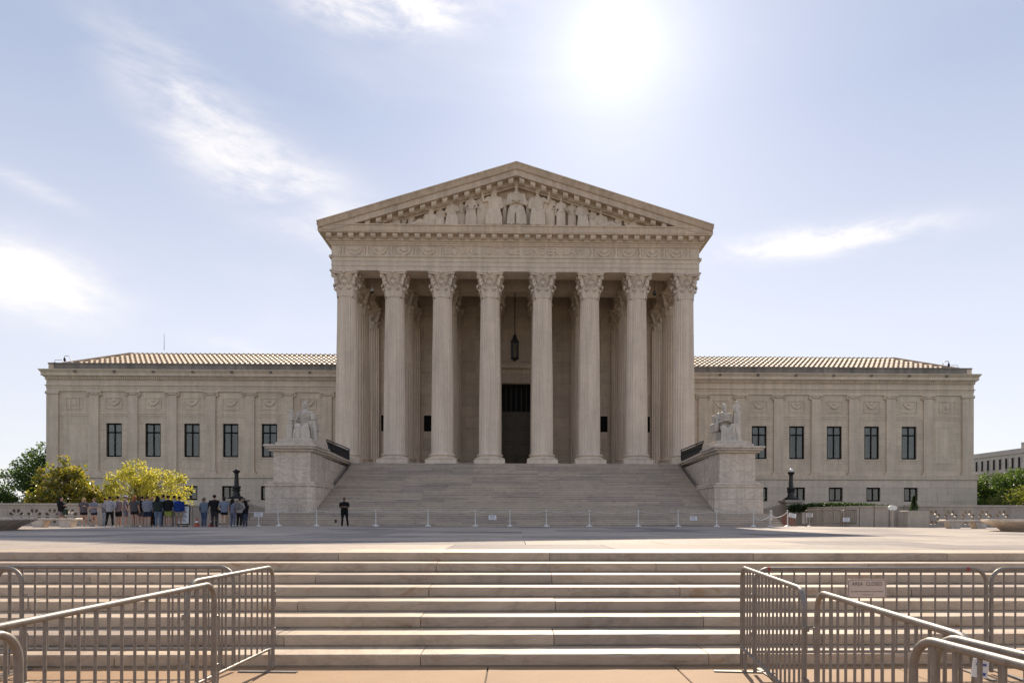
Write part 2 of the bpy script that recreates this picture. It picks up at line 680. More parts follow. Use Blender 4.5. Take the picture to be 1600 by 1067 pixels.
def leaf_mat(name, c1, c2, trans, rough=0.45, spec=0.4, thru=0.5):
    m, t, b = new_mat(name)
    out = t.nodes['Material Output']
    g = N(t, 'ShaderNodeNewGeometry')
    rr = ramp(t, g.outputs['Random Per Island'], [(0.0, c1), (1.0, c2)])
    t.links.new(rr, b.inputs['Base Color'])
    b.inputs['Roughness'].default_value = rough
    b.inputs['Specular IOR Level'].default_value = spec
    tl = N(t, 'ShaderNodeBsdfTranslucent')
    tc = mul(t, rr, trans)
    t.links.new(tc, tl.inputs[0])
    ad = N(t, 'ShaderNodeMixShader')
    ad.inputs[0].default_value = thru
    t.links.new(b.outputs[0], ad.inputs[1])
    t.links.new(tl.outputs[0], ad.inputs[2])
    t.links.new(ad.outputs[0], out.inputs[0])
    return m


m_leaf_dark = leaf_mat('magnolia_leaf', (0.07, 0.10, 0.02), (0.21, 0.17, 0.05), (2.8, 2.6, 1.0), 0.28, 0.6)
m_leaf_yel = leaf_mat('spring_leaf', (0.20, 0.21, 0.035), (0.34, 0.31, 0.085), (2.3, 2.2, 1.2), thru=0.62)
m_leaf_far = leaf_mat('far_leaf', (0.040, 0.075, 0.018), (0.10, 0.14, 0.036), (1.5, 1.6, 0.8))
m_leaf_right = leaf_mat('park_leaf', (0.075, 0.10, 0.022), (0.16, 0.17, 0.042), (1.6, 1.6, 0.8))
m_leaf_hedge = leaf_mat('hedge_leaf', (0.020, 0.040, 0.012), (0.045, 0.075, 0.022), (1.4, 1.5, 0.8))
m_bark = plain('tree_bark', (0.075, 0.058, 0.042), 0.9, 0, 0.4, 6)

# ------------------------------------------------------------------ terrain, sidewalk, plaza
YF, YT, ZP0, ZP1 = 7.2, 0.465, 1.02, 0.90      # first riser, tread depth, plaza level at its front and back edge
YP0 = YF + 7 * YT
YS = 43.5


def zp(y):
    return ZP0 + (ZP1 - ZP0) * min(max((y - YP0) / (YS - YP0), 0), 1)


MB().add([(-2500, -2500, -0.16), (2500, -2500, -0.16), (2500, 2500, -0.16), (-2500, 2500, -0.16)], [(0, 1, 2, 3)]).build('ground', m_lawn, kind='structure')
MB().box(-300, 300, -22, -4.0, -0.156, -0.13).build('road', m_asphalt, kind='structure')
MB().box(-300, 300, -160, -22.0, -0.157, -0.02).build('far_pavement', m_farpave, kind='structure')
MB().box(-300, 300, -4.0, -3.75, -0.15, -0.004, 0.02).build('kerb', m_trim, kind='structure')
MB().add([(-300, 12, 0.6), (300, 12, 0.6), (300, 330, 0.6), (-300, 330, 0.6)], [(0, 1, 2, 3)]).build('lawn', m_lawn, kind='structure')

sw = empty('sidewalk', (0, 0, 0), kind='structure')
MB().box(-60, 60, -3.75, YF + 0.05, -0.15, -0.012).build('joint_bed', m_joint, sw)
xs_j = [-13.1, -10.1, -7.1, -4.6, -2.52, -0.29, 1.68, 4.0, 6.4, 9.4, 12.4]
ys_j = [-3.74, -1.2, 0.9, 3.0, 5.1, YF]
for i in range(len(xs_j) - 1):
    for j in range(len(ys_j) - 1):
        sx = [0.0, 0.012, -0.01][(i + j) % 3]
        MB().box(xs_j[i] + 0.006, xs_j[i + 1] - 0.006, ys_j[j] + 0.005, ys_j[j + 1] - 0.005, -0.1, 0.0, 0.006).build('paving_slab', m_conc, sw)

# front steps: every block of stone is a part
fs = empty('plaza_steps', (0, YF, 0), kind='structure')
rz = ZP0 / 8
joints = {8: [-2.7, 0.52], 7: [-1.16, 2.06], 6: [-2.78, 0.505], 5: [-1.15, 2.19], 4: [-2.73, 0.50], 3: [-1.13, 2.25], 2: [0.43], 1: [-1.0, 2.05]}
rng = random.Random(5)
for k in range(1, 9):
    js = list(joints[k])
    L0 = 3.15
    x = js[0]
    left = []
    while x > -24:
        x -= L0 + rng.uniform(-0.15, 0.15)
        left.append(x)
    x = js[-1]
    right = []
    while x < 24:
        x += L0 + rng.uniform(-0.15, 0.15)
        right.append(x)
    allx = sorted(left) + js + right
    if k == 2:
        allx = sorted(set(allx + [-2.7 + 0.02]))
    y0 = YF + (k - 1) * YT
    y1 = y0 + (YT + 0.03 if k < 8 else 0.95)
    for i in range(len(allx) - 1):
        dz = rng.uniform(-0.002, 0.002)
        dy = rng.uniform(-0.004, 0.004)
        m = MB()
        # a tread slab with a slightly eased nosing and a shallow undercut at the foot
        a, b_ = allx[i] + 0.004, allx[i + 1] - 0.004
        zt, zb = rz * k + dz, rz * (k - 1) - 0.03
        if abs((a + b_) / 2) < 9.5:
            # worn edge: small waves and chips along the nosing
            n_ = 16
            V_, F_ = [], []
            for q in range(n_ + 1):
                xx = a + (b_ - a) * q / n_
                ch_ = rng.uniform(0, .004) + (rng.uniform(.008, .026) if rng.random() < .07 else 0)
                wv = rng.uniform(-.0015, .0015)
                V_ += [(xx, y0 + dy + 0.022, zb), (xx, y0 + dy + 0.022, rz * (k - 1) + 0.012), (xx, y0 + dy + wv, rz * (k - 1) + 0.016),
                       (xx, y0 + dy + wv + ch_ * .15, zt - 0.010 - ch_), (xx, y0 + dy + 0.010 + ch_, zt), (xx, y1 + 0.03, zt), (xx, y1 + 0.03, zb)]
            for q in range(n_):
                for e in range(7):
                    e2 = (e + 1) % 7
                    F_.append((q * 7 + e, q * 7 + e2, (q + 1) * 7 + e2, (q + 1) * 7 + e))
            F_ += [tuple(range(7)), tuple(n_ * 7 + e for e in range(7))]
            MB().add(V_, F_).build('step_block', m_tread, fs, smooth=25)
            continue
        prof = [(y0 + dy + 0.022, zb), (y0 + dy + 0.022, rz * (k - 1) + 0.012), (y0 + dy, rz * (k - 1) + 0.016), (y0 + dy, zt - 0.012),
                (y0 + dy + 0.012, zt), (y1 + (0.03 if k < 8 else 0), zt), (y1 + 0.03, zb)]
        m.prism_x(prof, a, b_)
        m.build('step_block', m_tread, fs)
MB().box(-24, 24, YF + 0.08, YP0 + 0.8, -0.2, 0.09).build('step_core', m_joint, fs)
for k in range(2, 9):
    MB().box(-24, 24, YF + (k - 1) * YT + 0.05, YP0 + 0.85, rz * (k - 2) - 0.02, rz * (k - 1) - 0.045).build('step_core', m_joint, fs)

pz = empty('plaza', (0, 20, ZP1), kind='structure')
v = []
yb0 = YP0 + 0.96
bed = MB()
bed.add([(-44, yb0 - .3, zp(yb0) - 0.03), (44, yb0 - .3, zp(yb0) - 0.03), (44, 60, ZP1 - 0.03), (44, YS, ZP1 - 0.03), (-44, YS, ZP1 - 0.03), (-44, 60, ZP1 - 0.03)],
        [(0, 1, 3, 4), (4, 3, 2, 5)])
bed.build('joint_bed', m_joint, pz)
rows = [yb0]
while rows[-1] < 46.5:
    rows.append(rows[-1] + (2.2 if len(rows) < 5 else 3.6 if len(rows) % 2 else 2.6))
for r_ in range(len(rows) - 1):
    x = -36 + (r_ % 2) * 1.4
    w = 2.9
    while x < 36:
        ya, yb = rows[r_] + 0.006, rows[r_ + 1] - 0.006
        xa, xb = x + 0.006, x + w - 0.006
        m = MB()
        m.add([(xa, ya, zp(ya)), (xb, ya, zp(ya)), (xb, yb, zp(yb)), (xa, yb, zp(yb)),
               (xa, ya, zp(ya) - .05), (xb, ya, zp(ya) - .05), (xb, yb, zp(yb) - .05), (xa, yb, zp(yb) - .05)],
              [(0, 1, 2, 3), (0, 4, 5, 1), (1, 5, 6, 2), (2, 6, 7, 3), (3, 7, 4, 0)])
        m.build('paving_slab', m_plaza, pz)
        x += w

# ------------------------------------------------------------------ main stairs
ZF, NST = 5.84, 36
dzs, dys = (ZF - ZP1) / NST, 0.3556
st = empty('main_stairs', (0, YS, ZP1), kind='structure')
YTOP = YS + (NST - 1) * dys
HWI = 13.38
for k in range(1, NST + 1):
    y0 = YS + (k - 1) * dys
    zt = ZP1 + k * dzs
    hw = 17.2 if k <= 6 else HWI
    n = 10 if k <= 6 else 8
    off = 0.5 * (k % 2)
    cuts = [-hw] + [(-hw + (i + off) * 2 * hw / n) for i in range(1 if not off else 0, n)] + [hw]
    for i in range(len(cuts) - 1):
        if cuts[i + 1] - cuts[i] < 0.2:
            continue
        if k % 2 or i % 2 == 0 or True:
            dy = rng.uniform(-0.004, 0.004)
            MB().prism_x([(y0 + dy + 0.035, zt - dzs - 0.02), (y0 + dy + 0.035, zt - 0.05), (y0 + dy, zt - 0.044), (y0 + dy, zt - 0.01), (y0 + dy + 0.01, zt), (y0 + dys + 0.05, zt), (y0 + dys + 0.05, zt - dzs - 0.02)],
                         cuts[i] + 0.004, cuts[i + 1] - 0.004).build('step_block', m_step, st)
for k in range(2, NST + 1):
    y0 = YS + (k - 1) * dys
    MB().box(-HWI, HWI, y0 + .02, YTOP + 1, ZP1 + (k - 2) * dzs, ZP1 + (k - 1) * dzs - 0.03).build('step_core', m_joint, st)

# ------------------------------------------------------------------ the courthouse
XC = [-14.2, -10.2, -6.2, -2.2, 2.2, 6.2, 10.2, 14.2]
Y1, Y2, YW, YWING = 57.6, 62.4, 67.4, 68.2
ZCT = 21.80
ch = empty('courthouse', (0, 68, 0.9), label='white marble courthouse with a columned portico, carved pediment and two low tiled wings', cat='building')

# portico floor
MB().box(-16.6, 16.6, YTOP + dys + 0.06, YW + 4, ZF - 2.5, ZF - 0.002).build('portico_floor', m_step, ch)


def shaft_mesh():
    """fluted shaft with entasis: 24 flutes"""
    mb = MB()
    H = 16.0
    z0, z1 = 0.92, H - 2.05
    nf, sub = 24, 6
    rows_ = 10
    v, f = [], []
    for i in range(rows_ + 1):
        t = i / rows_
        z = z0 + (z1 - z0) * t
        r = 0.925 - 0.155 * (t ** 1.7)
        dpt = 0.062
        if i in (0, rows_):
            dpt = 0.0
        for j in range(nf * sub):
            ph = (j % sub) / sub
            q = 0 if ph < 0.18 else math.sin(math.pi * (ph - 0.18) / 0.82)
            rr = r - dpt * q
            a = 2 * math.pi * j / (nf * sub)
            v.append((rr * math.cos(a), rr * math.sin(a), z))
    # repeat the end rows close by so that flutes stop short of the ends
    n = nf * sub
    for i in range(rows_):
        for j in range(n):
            j2 = (j + 1) % n
            f.append((i * n + j, i * n + j2, (i + 1) * n + j2, (i + 1) * n + j))
    # move row 1 and the one before the last near the ends
    def setrow(i, z):
        for j in range(n):
            x, y, _ = v[i * n + j]
            v[i * n + j] = (x, y, z)
    setrow(1, z0 + 0.16)
    setrow(rows_ - 1, z1 - 0.12)
    mb.add(v, f)
    mb.lathe([(0.76, z1 - 0.10), (0.83, z1 - 0.06), (0.83, z1 + 0.02), (0.75, z1 + 0.05)], 32)
    return mb.mesh('shaft', m_column, 35)


def base_mesh():
    mb = MB()
    mb.box(-1.28, 1.28, -1.28, 1.28, 0, 0.36, 0.015)
    mb.lathe([(1.2, 0.355), (1.27, 0.42), (1.27, 0.50), (1.18, 0.57), (1.06, 0.60), (1.02, 0.66), (1.06, 0.71), (1.12, 0.74), (1.12, 0.81), (1.05, 0.86), (0.96, 0.88), (0.93, 0.94)], 40)
    return mb.mesh('column_base', m_column, 40)


def capital_mesh():
    """Corinthian capital: bell, two rows of curling acanthus leaves, corner volutes, concave abacus"""
    mb = MB()
    mb.lathe([(0.74, 0.0), (0.74, 0.9), (0.80, 1.3), (0.92, 1.62), (1.0, 1.76)], 32)

    def leaf(ang, h, r0, out, w):
        path = [(0.0, 0.0), (0.03, 0.25), (0.05, 0.5), (0.09, 0.72), (0.17, 0.90), (0.29, 0.99), (0.40, 0.96), (0.44, 0.86), (0.40, 0.78)]
        wid = [0.85, 0.95, 1.0, 0.97, 0.9, 0.78, 0.6, 0.42, 0.18]
        v, f = [], []
        ca, sa = math.cos(ang), math.sin(ang)
        nu = 7
        for i, (pr, pz_) in enumerate(path):
            for j in range(nu):
                u = (j / (nu - 1) - 0.5) * 2
                scallop = 1.0 + (0.14 if i % 2 else -0.10)
                ww = w * wid[i] * scallop * u
                rr = r0 + pr * out / 0.44 + (1 - abs(u)) * 0.05 + (0.035 if j in (1, 5) and i % 2 else 0) - (abs(u) ** 2) * 0.05
                zz = pz_ * h - abs(u) ** 2 * (0.06 if i % 2 else 0.12) * h
                v.append((rr * ca - ww * sa, rr * sa + ww * ca, zz))
        n0 = len(v)
        # an inner copy gives the leaf its thickness
        for i, (pr, pz_) in enumerate(path):
            for j in range(nu):
                x, y, z = v[i * nu + j]
                v.append((x - 0.05 * ca, y - 0.05 * sa, z - (0.05 if i > 4 else 0)))
        for i in range(len(path) - 1):
            for j in range(nu - 1):
                a = i * nu + j
                f.append((a, a + 1, a + nu + 1, a + nu))
                f.append((n0 + a, n0 + a + nu, n0 + a + nu + 1, n0 + a + 1))
            a = i * nu
            f.append((a, a + nu, n0 + a + nu, n0 + a))
            a = i * nu + nu - 1
            f.append((a, n0 + a, n0 + a + nu, a + nu))
        mb.add(v, f)
    for k in range(8):
        leaf(2 * math.pi * (k + 0.5) / 8, 0.72, 0.77, 0.26, 0.27)
    for k in range(8):
        leaf(2 * math.pi * k / 8, 1.22, 0.78, 0.36, 0.27)
    for k in range(4):
        a = math.pi / 4 + k * math.pi / 2
        pts = [(0.84, 1.0), (0.92, 1.3), (1.08, 1.55), (1.28, 1.70)]
        c = (1.30, 1.55)
        for i in range(9):
            th = R(80 - i * 55)
            rr = 0.16 * (1 - i / 11)
            pts.append((c[0] + rr * math.cos(th), c[1] + rr * math.sin(th)))
        P = [(p[0] * math.cos(a), p[0] * math.sin(a), p[1]) for p in pts]
        mb.tube(P, [0.07, 0.08, 0.085, 0.08] + [0.07 - 0.003 * i for i in range(9)], 6)
        # leaf that supports the volute
        leaf(a, 1.50, 0.86, 0.34, 0.17)
        a2 = k * math.pi / 2
        for sgn in (-1, 1):
            pts = [(0.40, 1.12), (0.30, 1.40), (0.20, 1.55)]
            for i in range(6):
                th = R(100 + i * 60)
                rr = 0.10 * (1 - i / 8)
                pts.append((0.16 + rr * math.cos(th), 1.50 + rr * math.sin(th)))
            P = []
            for (u, z) in pts:
                u *= sgn
                rad = 0.93 + max(0, z - 1.3) * 0.3
                P.append((rad * math.cos(a2) - u * math.sin(a2), rad * math.sin(a2) + u * math.cos(a2), z))
            mb.tube(P, 0.045, 5)
        mb.ball((1.07 * math.cos(a2), 1.07 * math.sin(a2), 1.86), (0.13, 0.13, 0.15), 8)
    # abacus with concave sides
    def aba(hw, dip, z0, z1):
        poly = []
        for k in range(4):
            a = k * math.pi / 2
            for i in range(9):
                u = (i / 8 - 0.5) * 2 * (hw - 0.10)
                d = hw - dip * (1 - (u / (hw - 0.10)) ** 2)
                poly.append((d * math.cos(a) - u * math.sin(a), d * math.sin(a) + u * math.cos(a)))
        mb.prism_z(poly, z0, z1)
    aba(1.10, 0.20, 1.76, 1.90)
    aba(1.18, 0.20, 1.90, 2.02)
    return mb.mesh('capital', m_column, 38)


def fluted_pilaster_mesh(h):
    mb = MB()
    hw, n = 0.78, 7
    z0, z1 = 0.95, h - 2.0
    pts = [(-hw, 0.35)]
    step = 2 * hw / n
    for i in range(n):
        x0 = -hw + i * step
        pts += [(x0, 0.0), (x0 + step * 0.2, 0.0)]
        for q in (0.25, 0.5, 0.75):
            pts.append((x0 + step * (0.2 + 0.6 * q), 0.06 * math.sin(math.pi * q)))
        pts.append((x0 + step * 0.8, 0.0))
    pts += [(hw, 0.0), (hw, 0.35)]
    mb.prism_z(pts, z0, z1)
    mb.box(-1.05, 1.05, -0.25, 0.3, 0, 0.36, 0.01)
    mb.box(-0.98, 0.98, -0.19, 0.3, 0.36, 0.58, 0.06)
    mb.box(-0.88, 0.88, -0.09, 0.3, 0.58, 0.95, 0.05)
    return mb.mesh('pilaster_shaft', m_column, 35)


me_shaft, me_base, me_cap = shaft_mesh(), base_mesh(), capital_mesh()
me_pil = fluted_pilaster_mesh(16.0)
for yy in (Y1, Y2):
    for x in XC:
        c = empty('column', (x, yy, ZF), ch)
        inst(me_shaft, 'shaft', c, (x, yy, ZF), rotz=rng.choice([0, 1, 2, 3]) * math.pi / 2)
        inst(me_base, 'column_base', c, (x, yy, ZF))
        inst(me_cap, 'capital', c, (x, yy, ZCT - 2.02))
for x in XC:
    c = empty('pilaster', (x, YW - 0.3, ZF), ch)
    inst(me_pil, 'pilaster_shaft', c, (x, YW - 0.28, ZF))
    inst(me_cap, 'capital', c, (x, YW + 0.02, ZCT - 2.02), scale=(0.95, 0.45, 1))

# entablature beams: architrave with three fasciae, frieze; carried on round the flanks
XE = 15.25
YE = Y1 - 0.95


def fascia_poly(y):
    return [(y, ZCT + 0.0), (y, ZCT + 0.36), (y - 0.04, ZCT + 0.36), (y - 0.04, ZCT + 0.74), (y - 0.08, ZCT + 0.74), (y - 0.08, ZCT + 1.02),
            (y - 0.17, ZCT + 1.10), (y - 0.17, ZCT + 1.20), (y, ZCT + 1.20), (y, 24.0), (y + 1.9, 24.0), (y + 1.9, ZCT)]


MB().prism_x(fascia_poly(YE), -XE, XE).build('architrave', m_trim, ch, smooth=30)
MB().box(-XE + .05, XE - .05, Y2 - 0.8, Y2 + 0.8, ZCT, 23.4).build('cross_beam', m_inner, ch)
for x in (-1, 1):
    MB().box(x * (XE - 0.004), x * (XE - 1.9), YE + 1.9, YW + 1, ZCT, 24.0).build('side_beam', m_trim, ch)
    MB().box(x * (XE + 0.17), x * (XE - .1), YE - 0.17, YW + 1, ZCT + 1.02, ZCT + 1.20).build('architrave_moulding', m_trim, ch)
for x in XC[1:-1]:
    MB().box(x - 0.7, x + 0.7, YE + 1.9, YW, ZCT, 23.4).build('ceiling_beam', m_inner, ch)
MB().box(-XE + .1, XE - .1, YE + 1.5, YW + .5, 23.4, 23.7).build('portico_ceiling', m_inner, ch)

# horizontal cornice
YC = 55.75


def cornice_ring(y_out, z0, z1, hw, name, mat, y_back=YW + 6, y_in=None):
    m = MB()
    m.box(-hw, hw, y_out, y_in or y_out + 1.6, z0, z1)
    for s in (-1, 1):
        m.box(s * hw, s * (hw - 1.6), (y_in or y_out + 1.6), y_back, z0, z1)
    return m.build(name, mat, ch)


def hw_of(y):
    return XE + (YE - y)


cornice_ring(YE - 0.10, 23.86, 24.00, hw_of(YE - 0.10), 'cornice_moulding', m_trim)
cornice_ring(YE - 0.18, 24.00, 24.14, hw_of(YE - 0.18), 'cornice_moulding', m_trim)
cornice_ring(YE - 0.32, 24.14, 24.62, hw_of(YE - 0.32), 'cornice_bed', m_trim)
cornice_ring(YC + 0.04, 24.62, 24.70, hw_of(YC + 0.04), 'cornice_soffit', m_trim)
cornice_ring(YC, 24.70, 25.16, hw_of(YC), 'corona', m_pedim)
cornice_ring(YC - 0.06, 25.16, 25.26, hw_of(YC - 0.06), 'corona_fillet', m_pedim)
me_mod = MB().prism_x([(0.06, 0.0), (0.0, -0.10), (0.02, -0.24), (0.14, -0.36), (0.62, -0.36), (0.62, 0.0)], -0.2, 0.2).mesh('modillion', m_trim)
for i in range(-17, 18):
    inst(me_mod, 'modillion', ch, (i * 0.9, YC + 0.12, 24.62))

# pediment: tympanum, raking cornice, raking modillions
XT, ZT, ZA = 16.15, 25.36, 30.32
SL = (ZA - ZT) / XT


def ztop(x):
    return ZA - SL * abs(x)


YTY = 56.98
ty = MB()
ty.prism_y([(-13.6, 25.2), (13.6, 25.2), (0, 25.2 + 13.6 * SL + 0.2)], YTY, YTY + 1.0)
ty.build('tympanum', m_pedim, ch)


def rake(d0, d1, y_front, y_back, x_end, name, mat, ztop_off=0.0):
    m = MB()
    for s in (-1, 1):
        xs = np.linspace(0, x_end, 28)
        v, f = [], []
        for x in xs:
            zt = ztop(x) - d0
            zb = ztop(x) - d1
            lo = 24.75
            zt2, zb2 = max(zt, lo + 0.02), max(zb, lo)
            v += [(s * x, y_front, zb2), (s * x, y_front - ztop_off, zt2), (s * x, y_back, zt2), (s * x, y_back, zb2)]
        for i in range(len(xs) - 1):
            for j in range(4):
                j2 = (j + 1) % 4
                f.append((i * 4 + j, i * 4 + j2, (i + 1) * 4 + j2, (i + 1) * 4 + j))
        f.append((0, 1, 2, 3))
        e = (len(xs) - 1) * 4
        f.append((e, e + 1, e + 2, e + 3))
        m.add(v, f)
    return m.build(name, mat, ch)


rake(0.0, 0.10, 55.40, 57.8, XT, 'raking_fillet', m_pedim)
rake(0.10, 0.50, 55.62, 57.8, XT - 0.1, 'raking_sima', m_pedim, 0.18)
rake(0.50, 1.00, 55.72, 57.8, XT - 0.3, 'raking_corona', m_pedim)
rake(1.00, 1.36, 56.38, 57.8, XT - 1.3, 'raking_bed', m_trim)
rake(1.36, 1.50, 56.60, 57.8, XT - 1.5, 'raking_moulding', m_trim)
me_modr = {}
for s in (-1, 1):
    me_modr[s] = MB().add([(q * 0.2, y, z - s * q * 0.2 * SL * (1 if zz else 1)) for q in (-1, 1) for (y, z, zz) in
                           [(0.06, 0.04, 1), (0.0, -0.10, 1), (0.02, -0.26, 1), (0.14, -0.38, 1), (0.80, -0.38, 1), (0.80, 0.04, 1)]],
                          [(i, (i + 1) % 6, 6 + (i + 1) % 6, 6 + i) for i in range(6)] + [(0, 1, 2, 3, 4, 5), (11, 10, 9, 8, 7, 6)]).mesh('modillion', m_trim)
for s in (-1, 1):
    for i in range(15):
        x = 0.45 + i * 0.9
        inst(me_modr[s], 'modillion', ch, (s * x, 55.86, ztop(x) - 1.0))

# main block and gable roof behind the pediment
MB().box(-XE + 0.02, XE - 0.02, YW + 1.1, 125, 0.9, 25.2).build('main_block', m_wall, ch)
rf = MB()
rf.prism_y([(-XT + .2, ZT - 0.3), (XT - .2, ZT - 0.3), (0, ZA - 0.12)], 57.7, 125)
rf.build('main_roof', m_tile, ch)

# carved frieze: garlands between torches
YFZ = YE
def garland(x0, x1):
    m = MB()
    pts = []
    for i in range(13):
        u = i / 12
        pts.append((x0 + (x1 - x0) * u, YFZ - 0.04, 23.86 - 0.10 - 0.66 * (1 - (2 * u - 1) ** 2) ** 0.8))
    m.tube(pts, [0.05 + 0.07 * math.sin(math.pi * i / 12) + (0.015 if i % 2 else 0) for i in range(13)], 7)
    for q in (0.22, 0.78):
        xx = x0 + (x1 - x0) * q
        m.ball((xx, YFZ - 0.02, 23.62), (0.16, 0.06, 0.14), 8)
    m.ball(((x0 + x1) / 2, YFZ - 0.02, 23.55), (0.26, 0.07, 0.20), 8)
    m.build('garland', m_trim, ch, smooth=50)


def torch(x):
    m = MB()
    m.prism_y([(x - 0.16, 23.03), (x + 0.16, 23.03), (x + 0.06, 23.3), (x + 0.09, 23.82), (x - 0.09, 23.82), (x - 0.06, 23.3)], YFZ - 0.09, YFZ + 0.02)
    m.prism_y([(x - 0.30, 23.03), (x - 0.22, 23.03), (x - 0.12, 23.84), (x - 0.17, 23.84)], YFZ - 0.07, YFZ + 0.02)
    m.prism_y([(x + 0.30, 23.03), (x + 0.22, 23.03), (x + 0.12, 23.84), (x + 0.17, 23.84)], YFZ - 0.07, YFZ + 0.02)
    m.build('carved_torch', m_trim, ch)


for s in (-1, 1):
    for i in range(4):
        x = 7.3 + i * 2.0
        a, b_ = sorted((s * (x - 0.62), s * (x + 0.62)))
        garland(a, b_)
    for i in range(5):
        torch(s * (6.4 + i * 2.0 - 0.1))


def lettering(txt, size, width, loc, mat, name, parent, extrude=0.02, rx=90, rz_=0.0, **kw):
    cu = bpy.data.curves.new(name, 'FONT')
    cu.body = txt
    cu.size = size
    cu.extrude = extrude
    cu.align_x = 'CENTER'
    cu.align_y = 'CENTER'
    cu.space_character = 1.12
    o = bpy.data.objects.new(name + '_work', cu)
    col.objects.link(o)
    me = eval_mesh(o, name, [mat])
    bpy.data.objects.remove(o)
    w = max(q.co.x for q in me.vertices) - min(q.co.x for q in me.vertices)
    k = width / w
    rot = Matrix.Rotation(rz_, 4, 'Z') @ Matrix.Rotation(R(rx), 4, 'X') @ Matrix.Diagonal((k, 1, 1, 1))
    me.transform(rot)
    if name != 'letter':
        return inst(me, name, parent, loc, **kw)
    # one object per letter
    bm = bmesh.new()
    bm.from_mesh(me)
    bm.verts.ensure_lookup_table()
    seen, out = set(), []
    for v0 in bm.verts:
        if v0.index in seen:
            continue
        st_, comp = [v0], []
        seen.add(v0.index)
        while st_:
            q = st_.pop()
            comp.append(q)
            for e in q.link_edges:
                w_ = e.other_vert(q)
                if w_.index not in seen:
                    seen.add(w_.index)
                    st_.append(w_)
        ids = {q.index: i for i, q in enumerate(comp)}
        mb = MB()
        mb.add([tuple(q.co) for q in comp], [[ids[q.index] for q in f_.verts] for f_ in bm.faces if f_.verts[0].index in ids])
        out.append(inst(mb.mesh(name, mat), name, parent, loc, **kw))
    bm.free()
    return out


lettering('EQUAL JUSTICE UNDER LAW', 0.92, 11.6, (-0.1, YFZ - 0.012, 23.47), m_inner, 'letter', ch, 0.07)

# portico back wall of marble blocks, with the doorway and small dark windows
holes = [(-1.55, 1.55, ZF, 14.65)]
win_small = []
for s in (-1, 1):
    for xc in (8.4, 12.6):
        holes.append((s * xc - 0.65, s * xc + 0.65, 9.85, 11.40))
        win_small.append(s * xc)
MB().box(-XE + .02, -1.75, YW + 0.06, YW + 1.1, ZF - 1, 23.6).box(1.75, XE - .02, YW + 0.06, YW + 1.1, ZF - 1, 23.6).box(-1.75, 1.75, YW + 0.06, YW + 1.1, 14.8, 23.6).build('wall_core', m_inner, ch)
crs = 1.09
blk_cache = {}
for r_ in range(16):
    z0 = ZF + r_ * crs
    z1 = z0 + crs
    if z0 > 23.2:
        break
    bl = 2.05
    x = -XE + 0.02 - (r_ % 2) * bl / 2
    while x < XE:
        xa, xb = max(x, -XE + 0.02), min(x + bl, XE - 0.02)
        x += bl
        if xb - xa < 0.1:
            continue
        segs = [(xa, xb, z0, z1)]
        if z0 < 14.65 and xb > -2.1 and xa < 2.1:
            if z0 + crs / 2 < 14.65:
                segs = []
                if xa < -2.1: segs.append((xa, -2.1, z0, z1))
                if xb > 2.1: segs.append((2.1, xb, z0, z1))
        for hx in win_small:
            nsegs = []
            for (a, b_, c_, d_) in segs:
                if d_ <= 9.85 or c_ >= 11.4 or b_ <= hx - 0.65 or a >= hx + 0.65:
                    nsegs.append((a, b_, c_, d_))
                else:
                    if a < hx - 0.65: nsegs.append((a, hx - 0.65, c_, d_))
                    if b_ > hx + 0.65: nsegs.append((hx + 0.65, b_, c_, d_))
                    ma, mb_ = max(a, hx - .65), min(b_, hx + .65)
                    if c_ < 9.85: nsegs.append((ma, mb_, c_, 9.85))
                    if d_ > 11.4: nsegs.append((ma, mb_, 11.4, d_))
            segs = nsegs
        for (a, b_, c_, d_) in segs:
            if b_ - a < 0.03 or d_ - c_ < 0.03:
                continue
            o = MB().box(a + 0.006, b_ - 0.006, YW + rng.uniform(-0.006, 0.006), YW + 0.12, c_ + 0.006, d_ - 0.006, 0.012).build('wall_block', m_inner, ch)
for hx in win_small:
    w = empty('window', (hx, YW, 9.85), ch)
    MB().box(hx - .65, hx + .65, YW + 0.04, YW + 0.058, 9.85, 11.4).build('pane', m_frame, w)
    f = MB()
    for (a, b_, c_, d_) in ((-.65, -.57, 9.85, 11.4), (.57, .65, 9.85, 11.4), (-.57, .57, 9.85, 9.93), (-.57, .57, 11.32, 11.4), (-.03, .03, 9.93, 11.32)):
        f.box(hx + a, hx + b_, YW - 0.01, YW + 0.04, c_, d_)
    f.build('frame', m_frame, w)

# doorway: surround with a hood, recess, panelled bronze leaves, transom
MB().box(-2.1, -1.55, YW - 0.10, YW + 0.5, ZF, 14.65, 0.02).box(1.55, 2.1, YW - 0.10, YW + 0.5, ZF, 14.65, 0.02).box(-2.1, 2.1, YW - 0.098, YW + 0.5, 14.652, 15.5, 0.02).build('door_surround', m_inner, ch)
MB().box(-2.3, 2.3, YW - 0.16, YW + .2, 15.503, 16.0, 0.02).box(-2.7, 2.7, YW - 0.62, YW + .2, 16.003, 16.22, 0.03).box(-2.55, 2.55, YW - 0.42, YW + .2, 16.223, 16.42, 0.03).build('door_hood', m_inner, ch)
for s in (-1, 1):
    MB().box(s * 2.15, s * 2.45, YW - 0.42, YW, 15.1, 16.0, 0.04).build('hood_bracket', m_inner, ch)
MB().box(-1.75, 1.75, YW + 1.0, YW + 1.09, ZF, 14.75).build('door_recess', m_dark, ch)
tr = MB().box(-1.55, 1.55, YW + 0.62, YW + 0.72, 11.7, 11.9).box(-1.55, 1.55, YW + 0.62, YW + 0.72, 14.5, 14.65)
for i in range(7):
    tr.box(-1.55 + i * 0.51, -1.49 + i * 0.51, YW + 0.62, YW + 0.72, 11.9, 14.5)
tr.build('transom_grille', m_bronze, ch)
